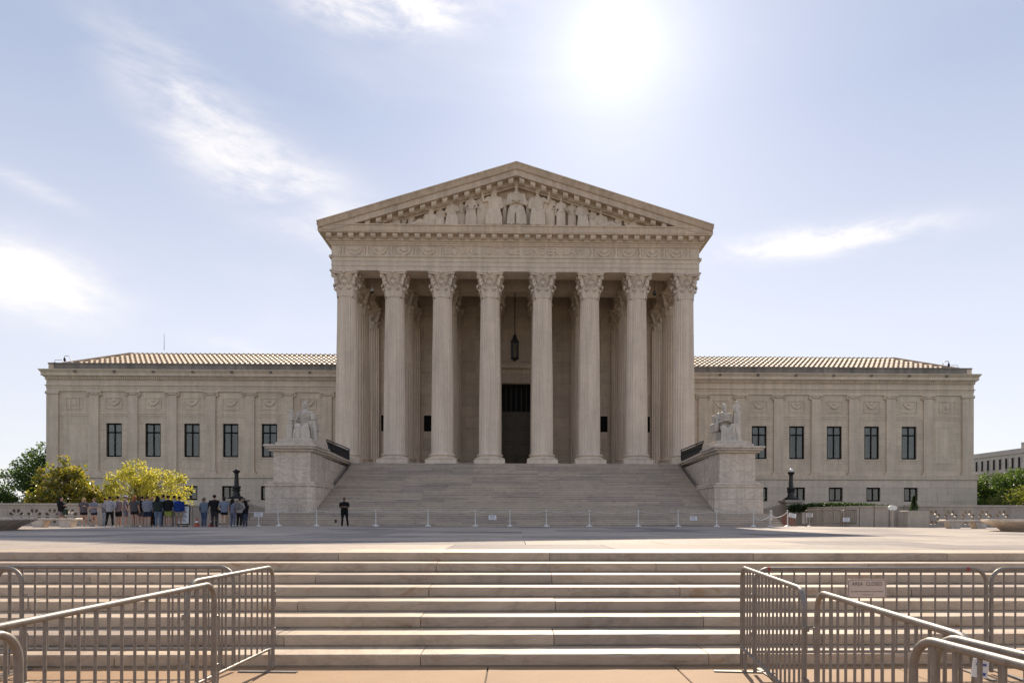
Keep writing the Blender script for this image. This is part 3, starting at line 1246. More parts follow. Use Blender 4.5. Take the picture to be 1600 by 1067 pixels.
for s in (-1, 1):
    d = MB().box(s * 0.01, s * 1.55, YW + 0.68, YW + 0.76, ZF, 11.7).build('door', m_bronze, ch)
    for i in range(4):
        z = ZF + 0.3 + i * 1.4
        MB().box(s * 0.2, s * 1.38, YW + 0.63, YW + 0.682, z, z + 1.15, 0.03).build('door_panel', m_bronze, d)
    MB().tube([(s * 0.1, YW + 0.60, 7.0), (s * 0.1, YW + 0.55, 7.1), (s * 0.1, YW + 0.55, 7.5), (s * 0.1, YW + 0.60, 7.6)], 0.025, 6).build('handle', m_bronze, d)


# ---- wings
def wall_holes(x0, x1, z0, z1, y, holes, depth, mb):
    """a wall face at y with openings and their reveals"""
    xs = sorted(set([x0, x1] + [h[0] for h in holes] + [h[1] for h in holes]))
    zs = sorted(set([z0, z1] + [h[2] for h in holes] + [h[3] for h in holes]))
    for i in range(len(xs) - 1):
        for j in range(len(zs) - 1):
            cx, cz = (xs[i] + xs[i + 1]) / 2, (zs[j] + zs[j + 1]) / 2
            if any(h[0] < cx < h[1] and h[2] < cz < h[3] for h in holes):
                continue
            mb.add([(xs[i], y, zs[j]), (xs[i + 1], y, zs[j]), (xs[i + 1], y, zs[j + 1]), (xs[i], y, zs[j + 1])], [(0, 1, 2, 3)])
    for a, b_, c_, d_ in holes:
        mb.add([(a, y, c_), (b_, y, c_), (b_, y, d_), (a, y, d_), (a, y + depth, c_), (b_, y + depth, c_), (b_, y + depth, d_), (a, y + depth, d_)],
               [(0, 1, 5, 4), (1, 2, 6, 5), (2, 3, 7, 6), (3, 0, 4, 7)])
    return mb


XO = 46.1
WX = [39.7 - i * 3.81 for i in range(6)]
ZB = 5.70


def window(x, y, z0, z1, w, transom, parent):
    o = empty('window', (x, y, z0), parent)
    t = 0.14
    h = w / 2
    f = MB()
    ya, yb = y + 0.16, y + 0.26
    f.box(x - h, x - h + t, ya, yb, z0, z1).box(x + h - t, x + h, ya, yb, z0, z1)
    f.box(x - h + t, x + h - t, ya, yb, z0, z0 + t).box(x - h + t, x + h - t, ya, yb, z1 - t, z1)
    f.box(x - 0.07, x + 0.07, ya + 0.01, yb - 0.01, z0 + t, z1 - t)
    if transom:
        zt = z1 - (z1 - z0) * 0.27
        f.box(x - h + t, x - 0.07, ya + 0.01, yb - 0.01, zt - 0.07, zt + 0.07).box(x + 0.07, x + h - t, ya + 0.01, yb - 0.01, zt - 0.07, zt + 0.07)
        zz = [(z0 + t, zt - 0.055), (zt + 0.055, z1 - t)]
    else:
        zz = [(z0 + t, z1 - t)]
    f.build('frame', m_frame, o)
    for (a, b_) in zz:
        for (xa, xb) in ((x - h + t, x - 0.055), (x + 0.055, x + h - t)):
            MB().box(xa, xb, y + 0.20, y + 0.212, a, b_).build('pane', m_glass, o)
    # a drawn pair of curtains and the dark room behind
    for s in (-1, 1):
        cu = MB()
        n = 14
        xo = x + s * h
        span = h * (rng.choice([0.55, 0.8, 0.97, 1.0, 0.9]) if transom else rng.uniform(0.3, 0.9))
        zlow = z0
        v, q = [], []
        for i in range(n + 1):
            u = i / n
            xx = xo - s * span * u
            yy = y + 0.42 + 0.035 * math.sin(u * 22)
            pinch = 1.0 - 0.0 * u
            v += [(xx, yy, zlow), (xx - s * 0.0, yy, z1)]
        for i in range(n):
            q.append((2 * i, 2 * i + 2, 2 * i + 3, 2 * i + 1))
        cu.add(v, q)
        cu.build('curtain', m_curtain, o, smooth=60)
    if transom:
        zb_ = z1 - (z1 - z0) * rng.choice([0.2, 0.27, 0.33, 0.5, 0.27])
        MB().box(x - h + .02, x + h - .02, y + 0.33, y + 0.34, zb_, z1).build('blind', m_blind, o)
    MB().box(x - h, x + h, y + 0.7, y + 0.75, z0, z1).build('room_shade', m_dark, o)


def capital_ionic(x, y, z, s, parent):
    m = MB()
    m.box(x - 0.70, x + 0.70, y - 0.13, y + 0.1, z + 0.30, z + 0.40, 0.01)
    m.box(x - 0.56, x + 0.56, y - 0.09, y + 0.1, z + 0.06, z + 0.30, 0.02)
    for q in (-1, 1):
        cx = x + q * 0.56
        pts = []
        for i in range(13):
            th = R(90 - q * i * 50)
            rr = 0.21 * (1 - i / 14)
            pts.append((cx + rr * math.cos(th), y - 0.10, z + 0.08 + rr * math.sin(th)))
        m.tube([(x, y - 0.10, z + 0.29)] + pts, 0.045, 6)
        m.prism_y([(cx + 0.19 * math.cos(R(t)), z + 0.08 + 0.19 * math.sin(R(t))) for t in range(0, 360, 30)], y - 0.09, y + 0.1)
    return m.build('pilaster_capital', m_trim, parent, smooth=40)


def wing(s, label_idx):
    wg = empty('wing', (s * 31, YWING, 0.9), ch)
    xin = s * 15.3
    xo = s * XO
    a, b_ = sorted((xin, xo))
    holes = []
    wins = [s * x for x in WX]
    for x in wins:
        if a < x - 0.8 and x + 0.8 < b_:
            holes.append((x - 0.76, x + 0.76, 7.30, 10.62))
    hl = [(x - 0.70, x + 0.70, 3.05, 4.44) for x in wins]
    m = MB()
    wall_holes(a, b_, ZB, 13.75, YWING, holes, 0.30, m)
    m.build('wall', m_wing, wg)
    # side and back walls
    so = MB()
    so.box(xo, xo - s * 0.5, YWING + 0.002, 150, 0.9, 16.5)
    so.box(xo - s * 0.5, xin, 149, 150, 0.9, 16.5)
    so.build('side_wall', m_wing, wg)
    # base storey of blocks, with a moulded top
    yb = YWING - 0.34
    xob = xo + s * 0.34
    zrow = [0.5, 1.79, 3.05, 3.745, 4.44, 5.20]
    for r_ in range(5):
        z0, z1 = zrow[r_], zrow[r_ + 1]
        edges = [a if s > 0 else xob, b_ if s < 0 else xob]
        edges = sorted(edges)
        hh = [h for h in hl if r_ in (2, 3)]
        cuts = sorted(edges + [h[0] for h in hh] + [h[1] for h in hh])
        for i in range(len(cuts) - 1):
            cx = (cuts[i] + cuts[i + 1]) / 2
            if any(h[0] < cx < h[1] for h in hh):
                continue
            L_ = cuts[i + 1] - cuts[i]
            k = max(1, round(L_ / 2.4))
            sh = 0.5 if (r_ % 2 and k > 2) else 0
            e = [cuts[i]] + [cuts[i] + (q + sh) * L_ / k for q in range(0 if sh else 1, k)] + [cuts[i + 1]]
            for q in range(len(e) - 1):
                if e[q + 1] - e[q] > 0.05:
                    MB().box(e[q] + 0.005, e[q + 1] - 0.005, yb + rng.uniform(-0.004, 0.004), yb + 0.5, z0 + 0.005, z1 - 0.005, 0.01).build('wall_block', m_wall, wg)
    core = MB()
    wall_holes(min(xin, xob), max(xin, xob), 0.5, 5.2, yb + 0.05, hl, 0.4, core)
    core.build('wall_core', m_wing, wg)
    MB().box(xin, xo + s * 0.44, YWING - 0.44, YWING + .3, 5.203, 5.42, 0.03).box(xin, xo + s * 0.38, YWING - 0.38, YWING + .3, 5.423, 5.698, 0.02).build('base_moulding', m_trim, wg)
    for x in wins:
        if a < x - 0.8 and x + 0.8 < b_:
            window(x, YWING, 7.30, 10.62, 1.52, True, wg)
            window(x, yb, 3.05, 4.44, 1.40, False, wg)
            MB().box(x - 0.95, x + 0.95, YWING - 0.05, YWING + 0.1, 7.14, 7.297, 0.01).build('window_sill', m_trim, wg)
    # pilasters between the bays and the broad corner pier
    px = [s * (WX[0] + 1.905 - i * 3.81) for i in range(7)]
    for x in px:
        if not (a < x - 0.5 and x + 0.5 < b_):
            continue
        MB().box(x - 0.48, x + 0.48, YWING - 0.16, YWING + 0.05, 6.0, 13.36, 0.01).box(x - 0.66, x + 0.66, YWING - 0.26, YWING + .05, ZB, 5.86, 0.02).box(x - 0.57, x + 0.57, YWING - 0.21, YWING + .05, 5.863, 5.998, 0.03).build('pilaster', m_trim, wg)
        capital_ionic(x, YWING - 0.06, 13.36, s, wg)
    MB().box(xo + s * 0.10, xo - s * 1.05, YWING - 0.18, YWING + .3, 6.0, 13.45, 0.01).box(xo + s * 0.2, xo - s * 1.15, YWING - 0.26, YWING + .3, ZB, 5.998, 0.03).box(xo + s * 0.2, xo - s * 1.15, YWING - 0.26, YWING + .3, 13.452, 13.74, 0.04).build('corner_pier', m_trim, wg)
    # string course and relief panels
    for i in range(len(px)):
        xa = px[i] + s * 0.485
        xb = (px[i - 1] - s * 0.485) if i else xo - s * 1.055
        lo, hi = sorted((xa, xb))
        if hi - lo < 0.5 or lo < a or hi > b_:
            continue
        MB().box(lo, hi, YWING - 0.07, YWING + .02, 11.52, 11.66, 0.02).box(lo, hi, YWING - 0.04, YWING + .02, 11.34, 11.517).build('string_course', m_trim, wg)
        c = (lo + hi) / 2
        p = MB()
        p.box(c - 0.82, c + 0.82, YWING - 0.05, YWING + .02, 12.0, 12.06).box(c - 0.82, c + 0.82, YWING - 0.05, YWING + .02, 13.10, 13.16)
        p.box(c - 0.82, c - 0.76, YWING - 0.05, YWING + .02, 12.063, 13.097).box(c + 0.76, c + 0.82, YWING - 0.05, YWING + .02, 12.063, 13.097)
        if i == 0:
            p.box(c - 0.5, c - 0.38, YWING - 0.06, YWING + .02, 12.15, 13.0).box(c + 0.38, c + 0.5, YWING - 0.06, YWING + .02, 12.15, 13.0)
            p.ball((c, YWING, 12.57), (0.26, 0.07, 0.34), 10)
        else:
            pts = [(c - 0.66 + 1.32 * q / 10, YWING - 0.02, 12.95 - 0.55 * (1 - (2 * q / 10 - 1) ** 2)) for q in range(11)]
            p.tube(pts, [0.04 + 0.06 * math.sin(math.pi * q / 10) for q in range(11)], 6)
            p.ball((c, YWING, 12.86), (0.26, 0.07, 0.13), 8)
        p.build('relief_panel', m_trim, wg, smooth=40)
    # blank panel in the last bay, framed by a thin line
    lo, hi = sorted((px[0] - s * 0.0, xo - s * 1.05))
    c = (lo + hi) / 2
    MB().box(c - 0.95, c + 0.95, YWING - 0.03, YWING + .02, 6.9, 10.3, 0.01).build('blank_panel', m_trim, wg)
    # entablature
    def band(o_, z0, z1, mat, name, c_=0.0):
        MB().box(xin, xo + s * o_, YWING - o_, YWING + 1.5, z0, z1, c_).build(name, mat, wg)
    band(0.12, 13.752, 14.05, m_trim, 'architrave')
    band(0.15, 14.053, 14.27, m_trim, 'architrave')
    band(0.24, 14.273, 14.36, m_trim, 'architrave_moulding', 0.02)
    band(0.13, 14.363, 14.86, m_trim, 'frieze')
    band(0.22, 14.863, 14.93, m_trim, 'cornice_moulding')
    den = MB()
    x = a + 0.1
    while x < b_ - 0.1:
        den.box(x, x + 0.13, YWING - 0.34, YWING - 0.2, 14.935, 15.10)
        x += 0.22
    band(0.22, 14.933, 15.12, m_trim, 'cornice_bed')
    den.build('dentils', m_trim, wg, kind='stuff')
    band(0.33, 15.123, 15.22, m_trim, 'cornice_moulding', 0.02)
    band(0.46, 15.223, 15.52, m_trim, 'corona', 0.01)
    pr = MB()
    x0_, y0_ = xo + s * 0.46, YWING - 0.46
    pr.add([(xin, y0_, 15.523), (x0_, y0_, 15.523), (x0_, YWING + 1, 15.523),
            (xin, y0_ - 0.16, 15.78), (x0_ + s * 0.16, y0_ - 0.16, 15.78), (x0_ + s * 0.16, YWING + 1, 15.78),
            (xin, y0_ - 0.16, 15.84), (x0_ + s * 0.16, y0_ - 0.16, 15.84), (x0_ + s * 0.16, YWING + 1, 15.84), (xin, YWING + 1, 15.84)],
           [(0, 1, 4, 3), (1, 2, 5, 4), (3, 4, 7, 6), (4, 5, 8, 7), (6, 7, 8, 9)])
    pr.build('cornice_gutter', m_trim, wg)
    # lion-mask water spouts along the gutter
    for x in px:
        if a < x < b_:
            MB().ball((x + s * 1.6, y0_ - 0.1, 15.64), (0.16, 0.14, 0.14), 8).build('water_spout', m_parapet, wg, smooth=60)
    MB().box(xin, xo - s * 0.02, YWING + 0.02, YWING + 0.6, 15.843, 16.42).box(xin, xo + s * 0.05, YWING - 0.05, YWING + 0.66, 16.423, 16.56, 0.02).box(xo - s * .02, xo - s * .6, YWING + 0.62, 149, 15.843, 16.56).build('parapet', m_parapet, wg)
    # hipped roof with rows of rounded clay tiles
    ye, yr, ze, zr = YWING + 0.8, YWING + 6.9, 16.45, 18.95
    xe, xr = xo - s * 0.8, xo - s * 4.2
    rb = MB()
    rb.add([(xin, ye, ze), (xe, ye, ze), (xr, yr, zr), (xin, yr, zr), (xe, 140, ze), (xr, 140, zr), (xin, 140, zr)],
           [(0, 1, 2, 3), (1, 4, 5, 2), (3, 2, 5, 6)])
    roof = rb.build('roof', m_tile, wg)
    tl = MB()
    nrow = 7
    pitch = 0.52
    ncol = int(abs(xe - xin) / pitch)
    for r_ in range(nrow):
        u0, u1 = r_ / nrow, (r_ + 1.12) / nrow
        for c_ in range(ncol):
            x = xin + s * (c_ + 0.5) * pitch
            lim0 = abs(xe) - (abs(xe) - abs(xr)) * u0
            lim1 = abs(xe) - (abs(xe) - abs(xr)) * min(u1, 1)
            if abs(x) > lim1 - 0.05:
                continue
            v, f = [], []
            for (u, rad, lift) in ((u0, 0.18, 0.10), (u1, 0.15, 0.0)):
                yy = ye + (yr - ye) * u
                zz = ze + (zr - ze) * u
                for j in range(5):
                    th = math.pi * j / 4
                    v.append((x + rad * math.cos(th), yy - 0.53 * rad * math.sin(th), zz + lift + 0.75 * rad * math.sin(th)))
            for j in range(4):
                f.append((j, j + 1, 6 + j, 5 + j))
            f.append((0, 1, 2, 3, 4))
            tl.add(v, f)
            # pan edge between the covers
            v = []
            for (u, lift) in ((u0, 0.12), (u0, 0.0), (u1, 0.0)):
                yy = ye + (yr - ye) * u
                zz = ze + (zr - ze) * u + lift
                v += [(x + 0.13, yy, zz), (x + pitch - 0.13, yy, zz)]
            tl.add(v, [(0, 1, 3, 2), (0, 1, 5, 4)])
    tl.build('roof_tiles', m_tile, wg, smooth=50, kind='stuff')
    hp = MB()
    hp.tube([(xe, ye, ze + 0.12), (xr, yr, zr + 0.1)], 0.19, 8)
    n = int(abs(xr - xin) / 0.52)
    hp.tube([(xr, yr, zr + 0.05), (xin, yr, zr + 0.05)], 0.15, 8)
    for i in range(n):
        hp.ball((xr - s * (i + 0.5) * 0.52, yr - 0.05, zr + 0.12), (0.15, 0.15, 0.16), 6)
    hp.build('ridge_tiles', m_tile, wg, smooth=50, kind='stuff')
    return wg


wing(-1, 0)
wing(1, 1)


def lb(mb, name, mats, parent, smooth=None, **kw):
    """vertices already local to the parent"""
    o = bpy.data.objects.new(name, mb.mesh(name, mats, smooth))
    col.objects.link(o)
    o.parent = parent
    tag(o, **kw)
    return o


def lm(me, name, parent, loc=(0, 0, 0), rot=None, **kw):
    o = bpy.data.objects.new(name, me)
    col.objects.link(o)
    o.parent = parent
    o.location = loc
    if rot:
        o.rotation_euler = rot
    tag(o, **kw)
    return o


# ------------------------------------------------------------------ stair cheek walls with pedestals
ZS = 0.9 + 6 * (ZF - ZP1) / 36
cheeks = {}
for s, lab in ((-1, 'marble stair wall and pedestal under the statue of the seated woman'), (1, 'marble stair wall and pedestal under the statue of the seated man')):
    cw = empty('stair_wall', (s * 15.1, 46, ZP1), label=lab, cat='stair wall', group='stair walls flanking the main stairs')
    cheeks[s] = cw
    xi, xo_ = s * 13.4, s * 16.75
    # base course of large blocks
    MB().box(s * 13.45, xo_ - s * .05, 45.95, 57, ZS - 1, 3.55).build('base_core', m_white, cw)
    n = 0
    for (z0, z1, cuts) in ((ZS - 0.06, 2.72, [13.4, 14.6, 16.75]), (2.72, 3.50, [13.4, 15.5, 16.75])):
        for i in range(2):
            a, b_ = sorted((s * cuts[i], s * cuts[i + 1]))
            MB().box(a + .004, b_ - .004, 45.9, 47.4, z0 + .004, z1 - .004, 0.012).build('stone_block', m_white, cw)
        y = 47.4
        for L_ in (2.3, 2.6, 2.4, 2.4):
            for (a, b_) in (sorted((xi, xi + s * .5)), sorted((xo_ - s * .5, xo_))):
                MB().box(a, b_, y + .004, y + L_ - .004, z0 + .004, z1 - .004, 0.012).build('stone_block', m_white, cw)
            y += L_
    # plinth moulding
    MB().box(xi - s * .06, xo_ + s * .06, 45.84, 57.1, 3.503, 3.66, 0.03).box(xi + s * .12, xo_ - s * .12, 46.0, 57, 3.663, 3.84, 0.05).build('plinth_moulding', m_white, cw)
    # pedestal die and the sloping wall behind it
    MB().box(s * 13.85, s * 16.3, 46.2, 48.9, 3.843, 5.86, 0.015).build('pedestal_die', m_white, cw)
    y = 48.9
    for i, L_ in enumerate((2.2, 2.2, 2.2, 1.4)):
        zt = 5.80 - 0.04 * i
        for (z0, z1) in ((3.843, 4.85), (4.85, zt)):
            for (a, b_) in (sorted((s * 13.85, s * 14.4)), sorted((s * 15.8, s * 16.3))):
                MB().box(a, b_, y + .004, y + L_ - .004, z0 + .004, z1 - .004, 0.01).build('stone_block', m_white, cw)
        y += L_
    MB().box(s * 14.3, s * 15.9, 48.8, 56.8, 3.85, 5.75).build('wall_core', m_white, cw)
    MB().box(s * 13.60, s * 16.55, 45.95, 49.1, 5.863, 6.02, 0.04).box(s * 13.42, s * 16.73, 45.77, 49.2, 6.023, 6.16, 0.03).box(s * 13.34, s * 16.81, 45.69, 49.25, 6.163, 6.30, 0.02).build('pedestal_cornice', m_white, cw)
    for (e, za, zb) in ((0.0, 5.75, 5.93), (0.22, 5.93, 6.06), (0.34, 6.06, 6.2)):
        cp = MB()
        a, b_ = sorted((s * (13.85 - e), s * (16.3 + e)))
        cp.prism_x([(49.1, za), (56.9, za - 0.22), (56.9, zb - 0.22), (49.1, zb - 0.004)], a, b_)
        cp.build('wall_coping', m_white, cw)
    MB().box(s * 13.72, s * 16.3, 46.5, 50.1, 6.303, 6.52, 0.02).box(s * 13.84, s * 16.15, 46.7, 49.9, 6.523, 6.74, 0.02).build('statue_plinth', m_white, cw)

# black railings on the stair walls
for s, lab in ((-1, 'black iron railing on the stair wall behind the seated woman'), (1, 'black iron railing on the stair wall behind the seated man')):
    rl = empty('stair_railing', (s * 13.85, 53, 6.1), label=lab, cat='railing', group='black railings on the stair walls')
    x = s * 13.72
    MB().tube([(x, 49.75, 7.05), (x, 56.4, 7.02)], 0.05, 8).tube([(x, 50.2, 6.34), (x, 56.4, 6.10)], 0.035, 6).tube([(x, 49.95, 6.92), (x, 56.4, 6.86)], 0.03, 6).tube([(x, 56.4, 7.05), (x, 56.4, 5.95)], 0.05, 6).tube([(x, 50.2, 6.95), (x, 50.2, 6.2)], 0.04, 6).build('rail', m_black, rl)
    for i in range(30):
        y = 50.35 + i * 0.205
        b_ = MB().tube([(x, y, 6.33 - (y - 50.2) * 0.038), (x, y, 6.9)], 0.03, 5)
        b_.tube([(x, y + .05, 6.45), (x, y + .15, 6.6), (x, y + .05, 6.75)], 0.022, 4)
        b_.build('baluster', m_black, rl)
    sc_ = [(x, 50.1 + 0.14 * math.cos(R(t)) * (1 - t / 700), 6.76 + 0.14 * math.sin(R(t)) * (1 - t / 700)) for t in range(0, 500, 40)]
    MB().tube([(x, 49.75, 7.05), (x, 49.72, 6.9)] + sc_, 0.03, 6).build('scroll', m_black, rl)


# ------------------------------------------------------------------ hands and figures
def hand(body, fingers, w, d, nrm, k=1.0, curl=0.6, right=True):
    """palm welded into body; five bent fingers of unequal length rooted in the palm"""
    w, d, nrm = Vector(w), Vector(d).normalized(), Vector(nrm).normalized()
    side = d.cross(nrm).normalized() * (1 if right else -1)
    nrm = side.cross(d).normalized() * (1 if right else -1)
    body.tube([w - d * .02 * k, w + d * .05 * k, w + d * .09 * k], [.030 * k, .038 * k, .034 * k], 8)
    root = w + d * .075 * k
    for i, ln in enumerate((.066, .076, .072, .056)):
        off = side * (0.030 - i * 0.020) * k
        p0 = root + off
        a1 = (d * math.cos(curl * .4) - nrm * math.sin(curl * .4))
        a2 = (d * math.cos(curl) - nrm * math.sin(curl))
        a3 = (d * math.cos(curl * 1.7) - nrm * math.sin(curl * 1.7))
        p1 = p0 + a1 * ln * .45 * k
        p2 = p1 + a2 * ln * .32 * k
        p3 = p2 + a3 * ln * .28 * k
        fingers.tube([p0, p1, p2, p3], [.0095 * k, .009 * k, .008 * k, .006 * k], 6)
    t0 = w + d * .03 * k + side * .028 * k
    t1 = t0 + (side * .8 + d * .6).normalized() * .035 * k
    t2 = t1 + (side * .3 + d * .8 - nrm * .4).normalized() * .03 * k
    fingers.tube([t0 - side * .012 * k, t0, t1, t2], [.012 * k, .012 * k, .0105 * k, .008 * k], 6)


def head(body, extra, c, k=1.0, turn=0.0, tilt=0.0, eye_mi=1):
    """skull, jaw, nose, ears; eyes and mouth line in extra"""
    M = Matrix.Translation(c) @ Matrix.Rotation(turn, 4, 'Z') @ Matrix.Rotation(tilt, 4, 'X') @ Matrix.Scale(k, 4)
    h = MB()
    h.ball((0, .008, .012), (.074, .092, .100), 14)
    h.ball((0, -.022, -.045), (.056, .066, .066), 12)
    h.ball((0, -.06, -.085), (.028, .028, .022), 8)
    h.tube([(0, -.078, .022), (0, -.095, -.004), (0, -.106, -.026)], [.010, .013, .016], 7)
    for s in (-1, 1):
        h.ball((s * .074, .012, -.005), (.012, .022, .034), 8)
    h.ball((0, -.078, -.056), (.026, .014, .010), 8)
    h.xf(M)
    body.add(h.v, h.f)
    e = MB()
    for s in (-1, 1):
        e.ball((s * .030, -.074, .010), (.011, .009, .008), 6)
    e.box(-.022, .022, -.094, -.088, -.058, -.055)
    e.xf(M)
    extra.add(e.v, e.f, eye_mi)
    return M


def drape(mb, x0, x1, y, z0, z1, n, r, sway=0.02, seed=1):
    """hanging folds of cloth"""
    q = random.Random(seed)
    for i in range(n):
        u = i / (n - 1)
        x = x0 + (x1 - x0) * u
        yy = y - 0.03 * math.sin(u * math.pi)
        dx = q.uniform(-sway, sway)
        mb.tube([(x * .85, yy + .02, z1), (x * .95 + dx, yy - .01, (z0 + z1) / 2), (x + dx, yy - .02, z0)], [r * .7, r, r * q.uniform(0.9, 1.25)], 7)


def robed(pose, seed, robe=True, arm=('lap', 'lap'), bearded=False, hair='short', turn=0.0):
    q = random.Random(seed)
    b, x = MB(), MB()
    if pose == 'seated':
        b.loft([(0, .05, .40, .22, .17), (0, .05, .60, .20, .15), (0, .045, .80, .205, .135), (0, .035, 1.0, .225, .13), (0, .03, 1.08, .17, .10), (0, .02, 1.13, .065, .065), (0, .01, 1.2, .055, .055)], 16)
        for s in (-1, 1):
            b.tube([(s * .10, .05, .50), (s * .13, -.22, .53), (s * .14, -.44, .52)], [.12, .105, .088], 10)
            b.tube([(s * .14, -.44, .50), (s * .145, -.45, .30), (s * .14, -.42, .07)], [.085, .075, .055], 10)
            b.tube([(s * .14, -.40, .05), (s * .15, -.56, .035)], [.05, .04], 8)
        if robe:
            drape(b, -.25, .25, -.44, .03, .52, 9, .038, .03, seed)
            b.loft([(0, -.26, .06, .22, .10), (0, -.26, .50, .18, .10)], 12)
            for i in range(6):
                z = .62 + i * .075
                b.tube([(-.2, -.04, z + .1), (-.02, -.115, z), (.19, -.05, z + .03)], [.02, .026, .02], 6)
        hz, sh = 1.29, 1.04
    elif pose == 'standing':
        b.loft([(0, 0, .9, .18, .13), (0, 0, 1.08, .15, .11), (0, 0, 1.3, .19, .12), (0, 0, 1.42, .2, .11), (0, 0, 1.47, .14, .09), (0, 0, 1.51, .055, .055), (0, -.01, 1.56, .05, .05)], 14)
        b.loft([(0, 0, .02, .26, .18), (0, 0, .5, .21, .16), (0, 0, .95, .185, .135)], 16)
        drape(b, -.24, .24, -.14, .03, 1.0, 9, .04, .03, seed)
        hz, sh = 1.66, 1.40
    else:
        b.loft([(0, .05, .02, .24, .17), (0, .04, .30, .2, .15), (0, .03, .48, .22, .13), (0, .02, .58, .16, .10), (0, .01, .63, .06, .06), (0, .01, .68, .055, .055)], 14)
        for s in (-1, 1):
            b.tube([(s * .06, -.05, .14), (.45, -.06 - s * .06, .22 + .04 * s), (.72, -.05 - s * .05, .10), (1.0, -.05 - s * .05, .07)], [.13, .11, .085, .05], 9)
        for i in range(5):
            b.tube([(.1 + i * .14, -.14, .02), (.14 + i * .15, -.17, .14), (.18 + i * .15, -.1, .26)], .03, 6)
        hz, sh = .77, .52
    M = head(b, x, Vector((0, -.01, hz)), 1.02, turn, 0, 0)
    if bearded:
        bb = MB().ball((0, -.07, -.12), (.045, .045, .06), 8).xf(M)
        b.add(bb.v, bb.f)
    hh = MB().ball((0, .042, .045), (.084, .086, .090), 12)
    if hair == 'long':
        for i in range(7):
            a = R(-30 + i * 40)
            hh.tube([(.075 * math.cos(a), .03 + .09 * math.sin(a), .06), (.09 * math.cos(a), .04 + .10 * math.sin(a), -.06), (.08 * math.cos(a), .05 + .08 * math.sin(a), -.16)], .026, 6)
    hh.xf(M)
    b.add(hh.v, hh.f)
    for s, a in zip((-1, 1), arm):
        p0 = Vector((s * .20, .03, sh))
        if a == 'lap':
            p1, p2 = Vector((s * .29, .02, sh - .30)), Vector((s * .15, -.28, sh - .42))
        elif a == 'rest':
            p1, p2 = Vector((s * .30, .0, sh - .28)), Vector((s * .34, -.30, sh - .30))
        elif a == 'cross':
            p1, p2 = Vector((s * .28, -.03, sh - .30)), Vector((-s * .02, -.24, sh - .24))
        elif a == 'up':
            p1, p2 = Vector((s * .36, -.02, sh - .12)), Vector((s * .40, -.16, sh + .12))
        else:
            p1, p2 = Vector((s * .28, .03, sh - .30)), Vector((s * .30, -.06, sh - .56))
        b.tube([p0 + Vector((-s * .04, 0, .01)), p0, (p0 + p1) / 2, p1, (p1 + p2) / 2, p2], [.06, .075, .066, .056, .05, .036], 10)
        hand(b, x, p2, p2 - p1, (0, 0, 1), 1.05, 0.7, s > 0)
    return b, x


def statue_mesh(pose, seed, k, voxel, mat, name, **kw):
    b, x = robed(pose, seed, **kw)
    S = Matrix.Scale(k, 4)
    b.xf(S)
    x.xf(S)
    x.m = [0] * len(x.f)
    return fuse(b, voxel, [mat], name, 3, x)


ZST = 6.74
# seated woman (left) and seated man (right), both on chairs of marble
for s in (-1, 1):
    lab = 'white marble statue of a seated robed woman with a small figure at her side' if s < 0 else 'white marble statue of a seated robed man with a tall tablet at his side'
    X0 = s * 14.9
    stt = empty('seated_statue', (X0, 48.55, ZST), label=lab, cat='statue', group='statues beside the main stairs')
    k = 2.02
    me = statue_mesh('seated', 11 if s < 0 else 23, k, 0.020, m_statue, 'body', arm=('rest', 'lap') if s < 0 else ('cross', 'cross'), hair='long' if s < 0 else 'short', bearded=s > 0, turn=0.1 * s)
    lm(me, 'body', stt)
    t = MB()
    t.box(-.72, .72, -.28, .85, 0.0, 0.80, .03).box(-.80, -.52, -.42, .75, .803, 1.45, .05).box(.52, .80, -.42, .75, .803, 1.45, .05).box(-.66, .66, .42, .85, .805, 1.9 if s < 0 else 2.1, .05)
    lb(t, 'throne', m_statue, stt)
    lb(MB().box(-.85, .85, -1.30, -.30, -0.0, 0.10, .02), 'footstool', m_statue, stt)
    if s < 0:
        me2 = statue_mesh('standing', 5, 0.72, 0.03, m_statue, 'small_figure', arm=('up', 'down'), hair='long')
        lm(me2, 'small_figure', stt, (-.86, -.50, 1.12))
        lb(MB().box(-1.06, -.62, -.85, -.1, .0, 1.12, .06), 'side_block', m_statue, stt)
        lb(MB().box(.56, .80, -.62, -.05, 1.46, 1.9, .03), 'book', m_statue, stt)
        d = MB()
        drape(d, .55, .92, -.5, 0.02, 1.45, 6, .08, .04, 4)
        lb(d, 'robe_fold', m_statue, stt, 60)
    else:
        me2 = statue_mesh('standing', 9, 0.98, 0.03, m_statue, 'small_figure', arm=('lap', 'down'), hair='long')
        lm(me2, 'small_figure', stt, (.84, -.12, 1.30))
        lb(MB().box(.62, 1.04, -.5, .25, .0, 1.30, .05), 'side_block', m_statue, stt)
        lb(MB().prism_y([(.62, 1.3), (1.08, 1.3), (1.08, 2.45), (1.02, 2.6), (.70, 2.6), (.62, 2.45)], .06, .26), 'tablet', m_statue, stt)
        d = MB()
        drape(d, .38, .95, -.62, 0.02, 1.35, 7, .085, .04, 8)
        lb(d, 'robe_fold', m_statue, stt, 60)

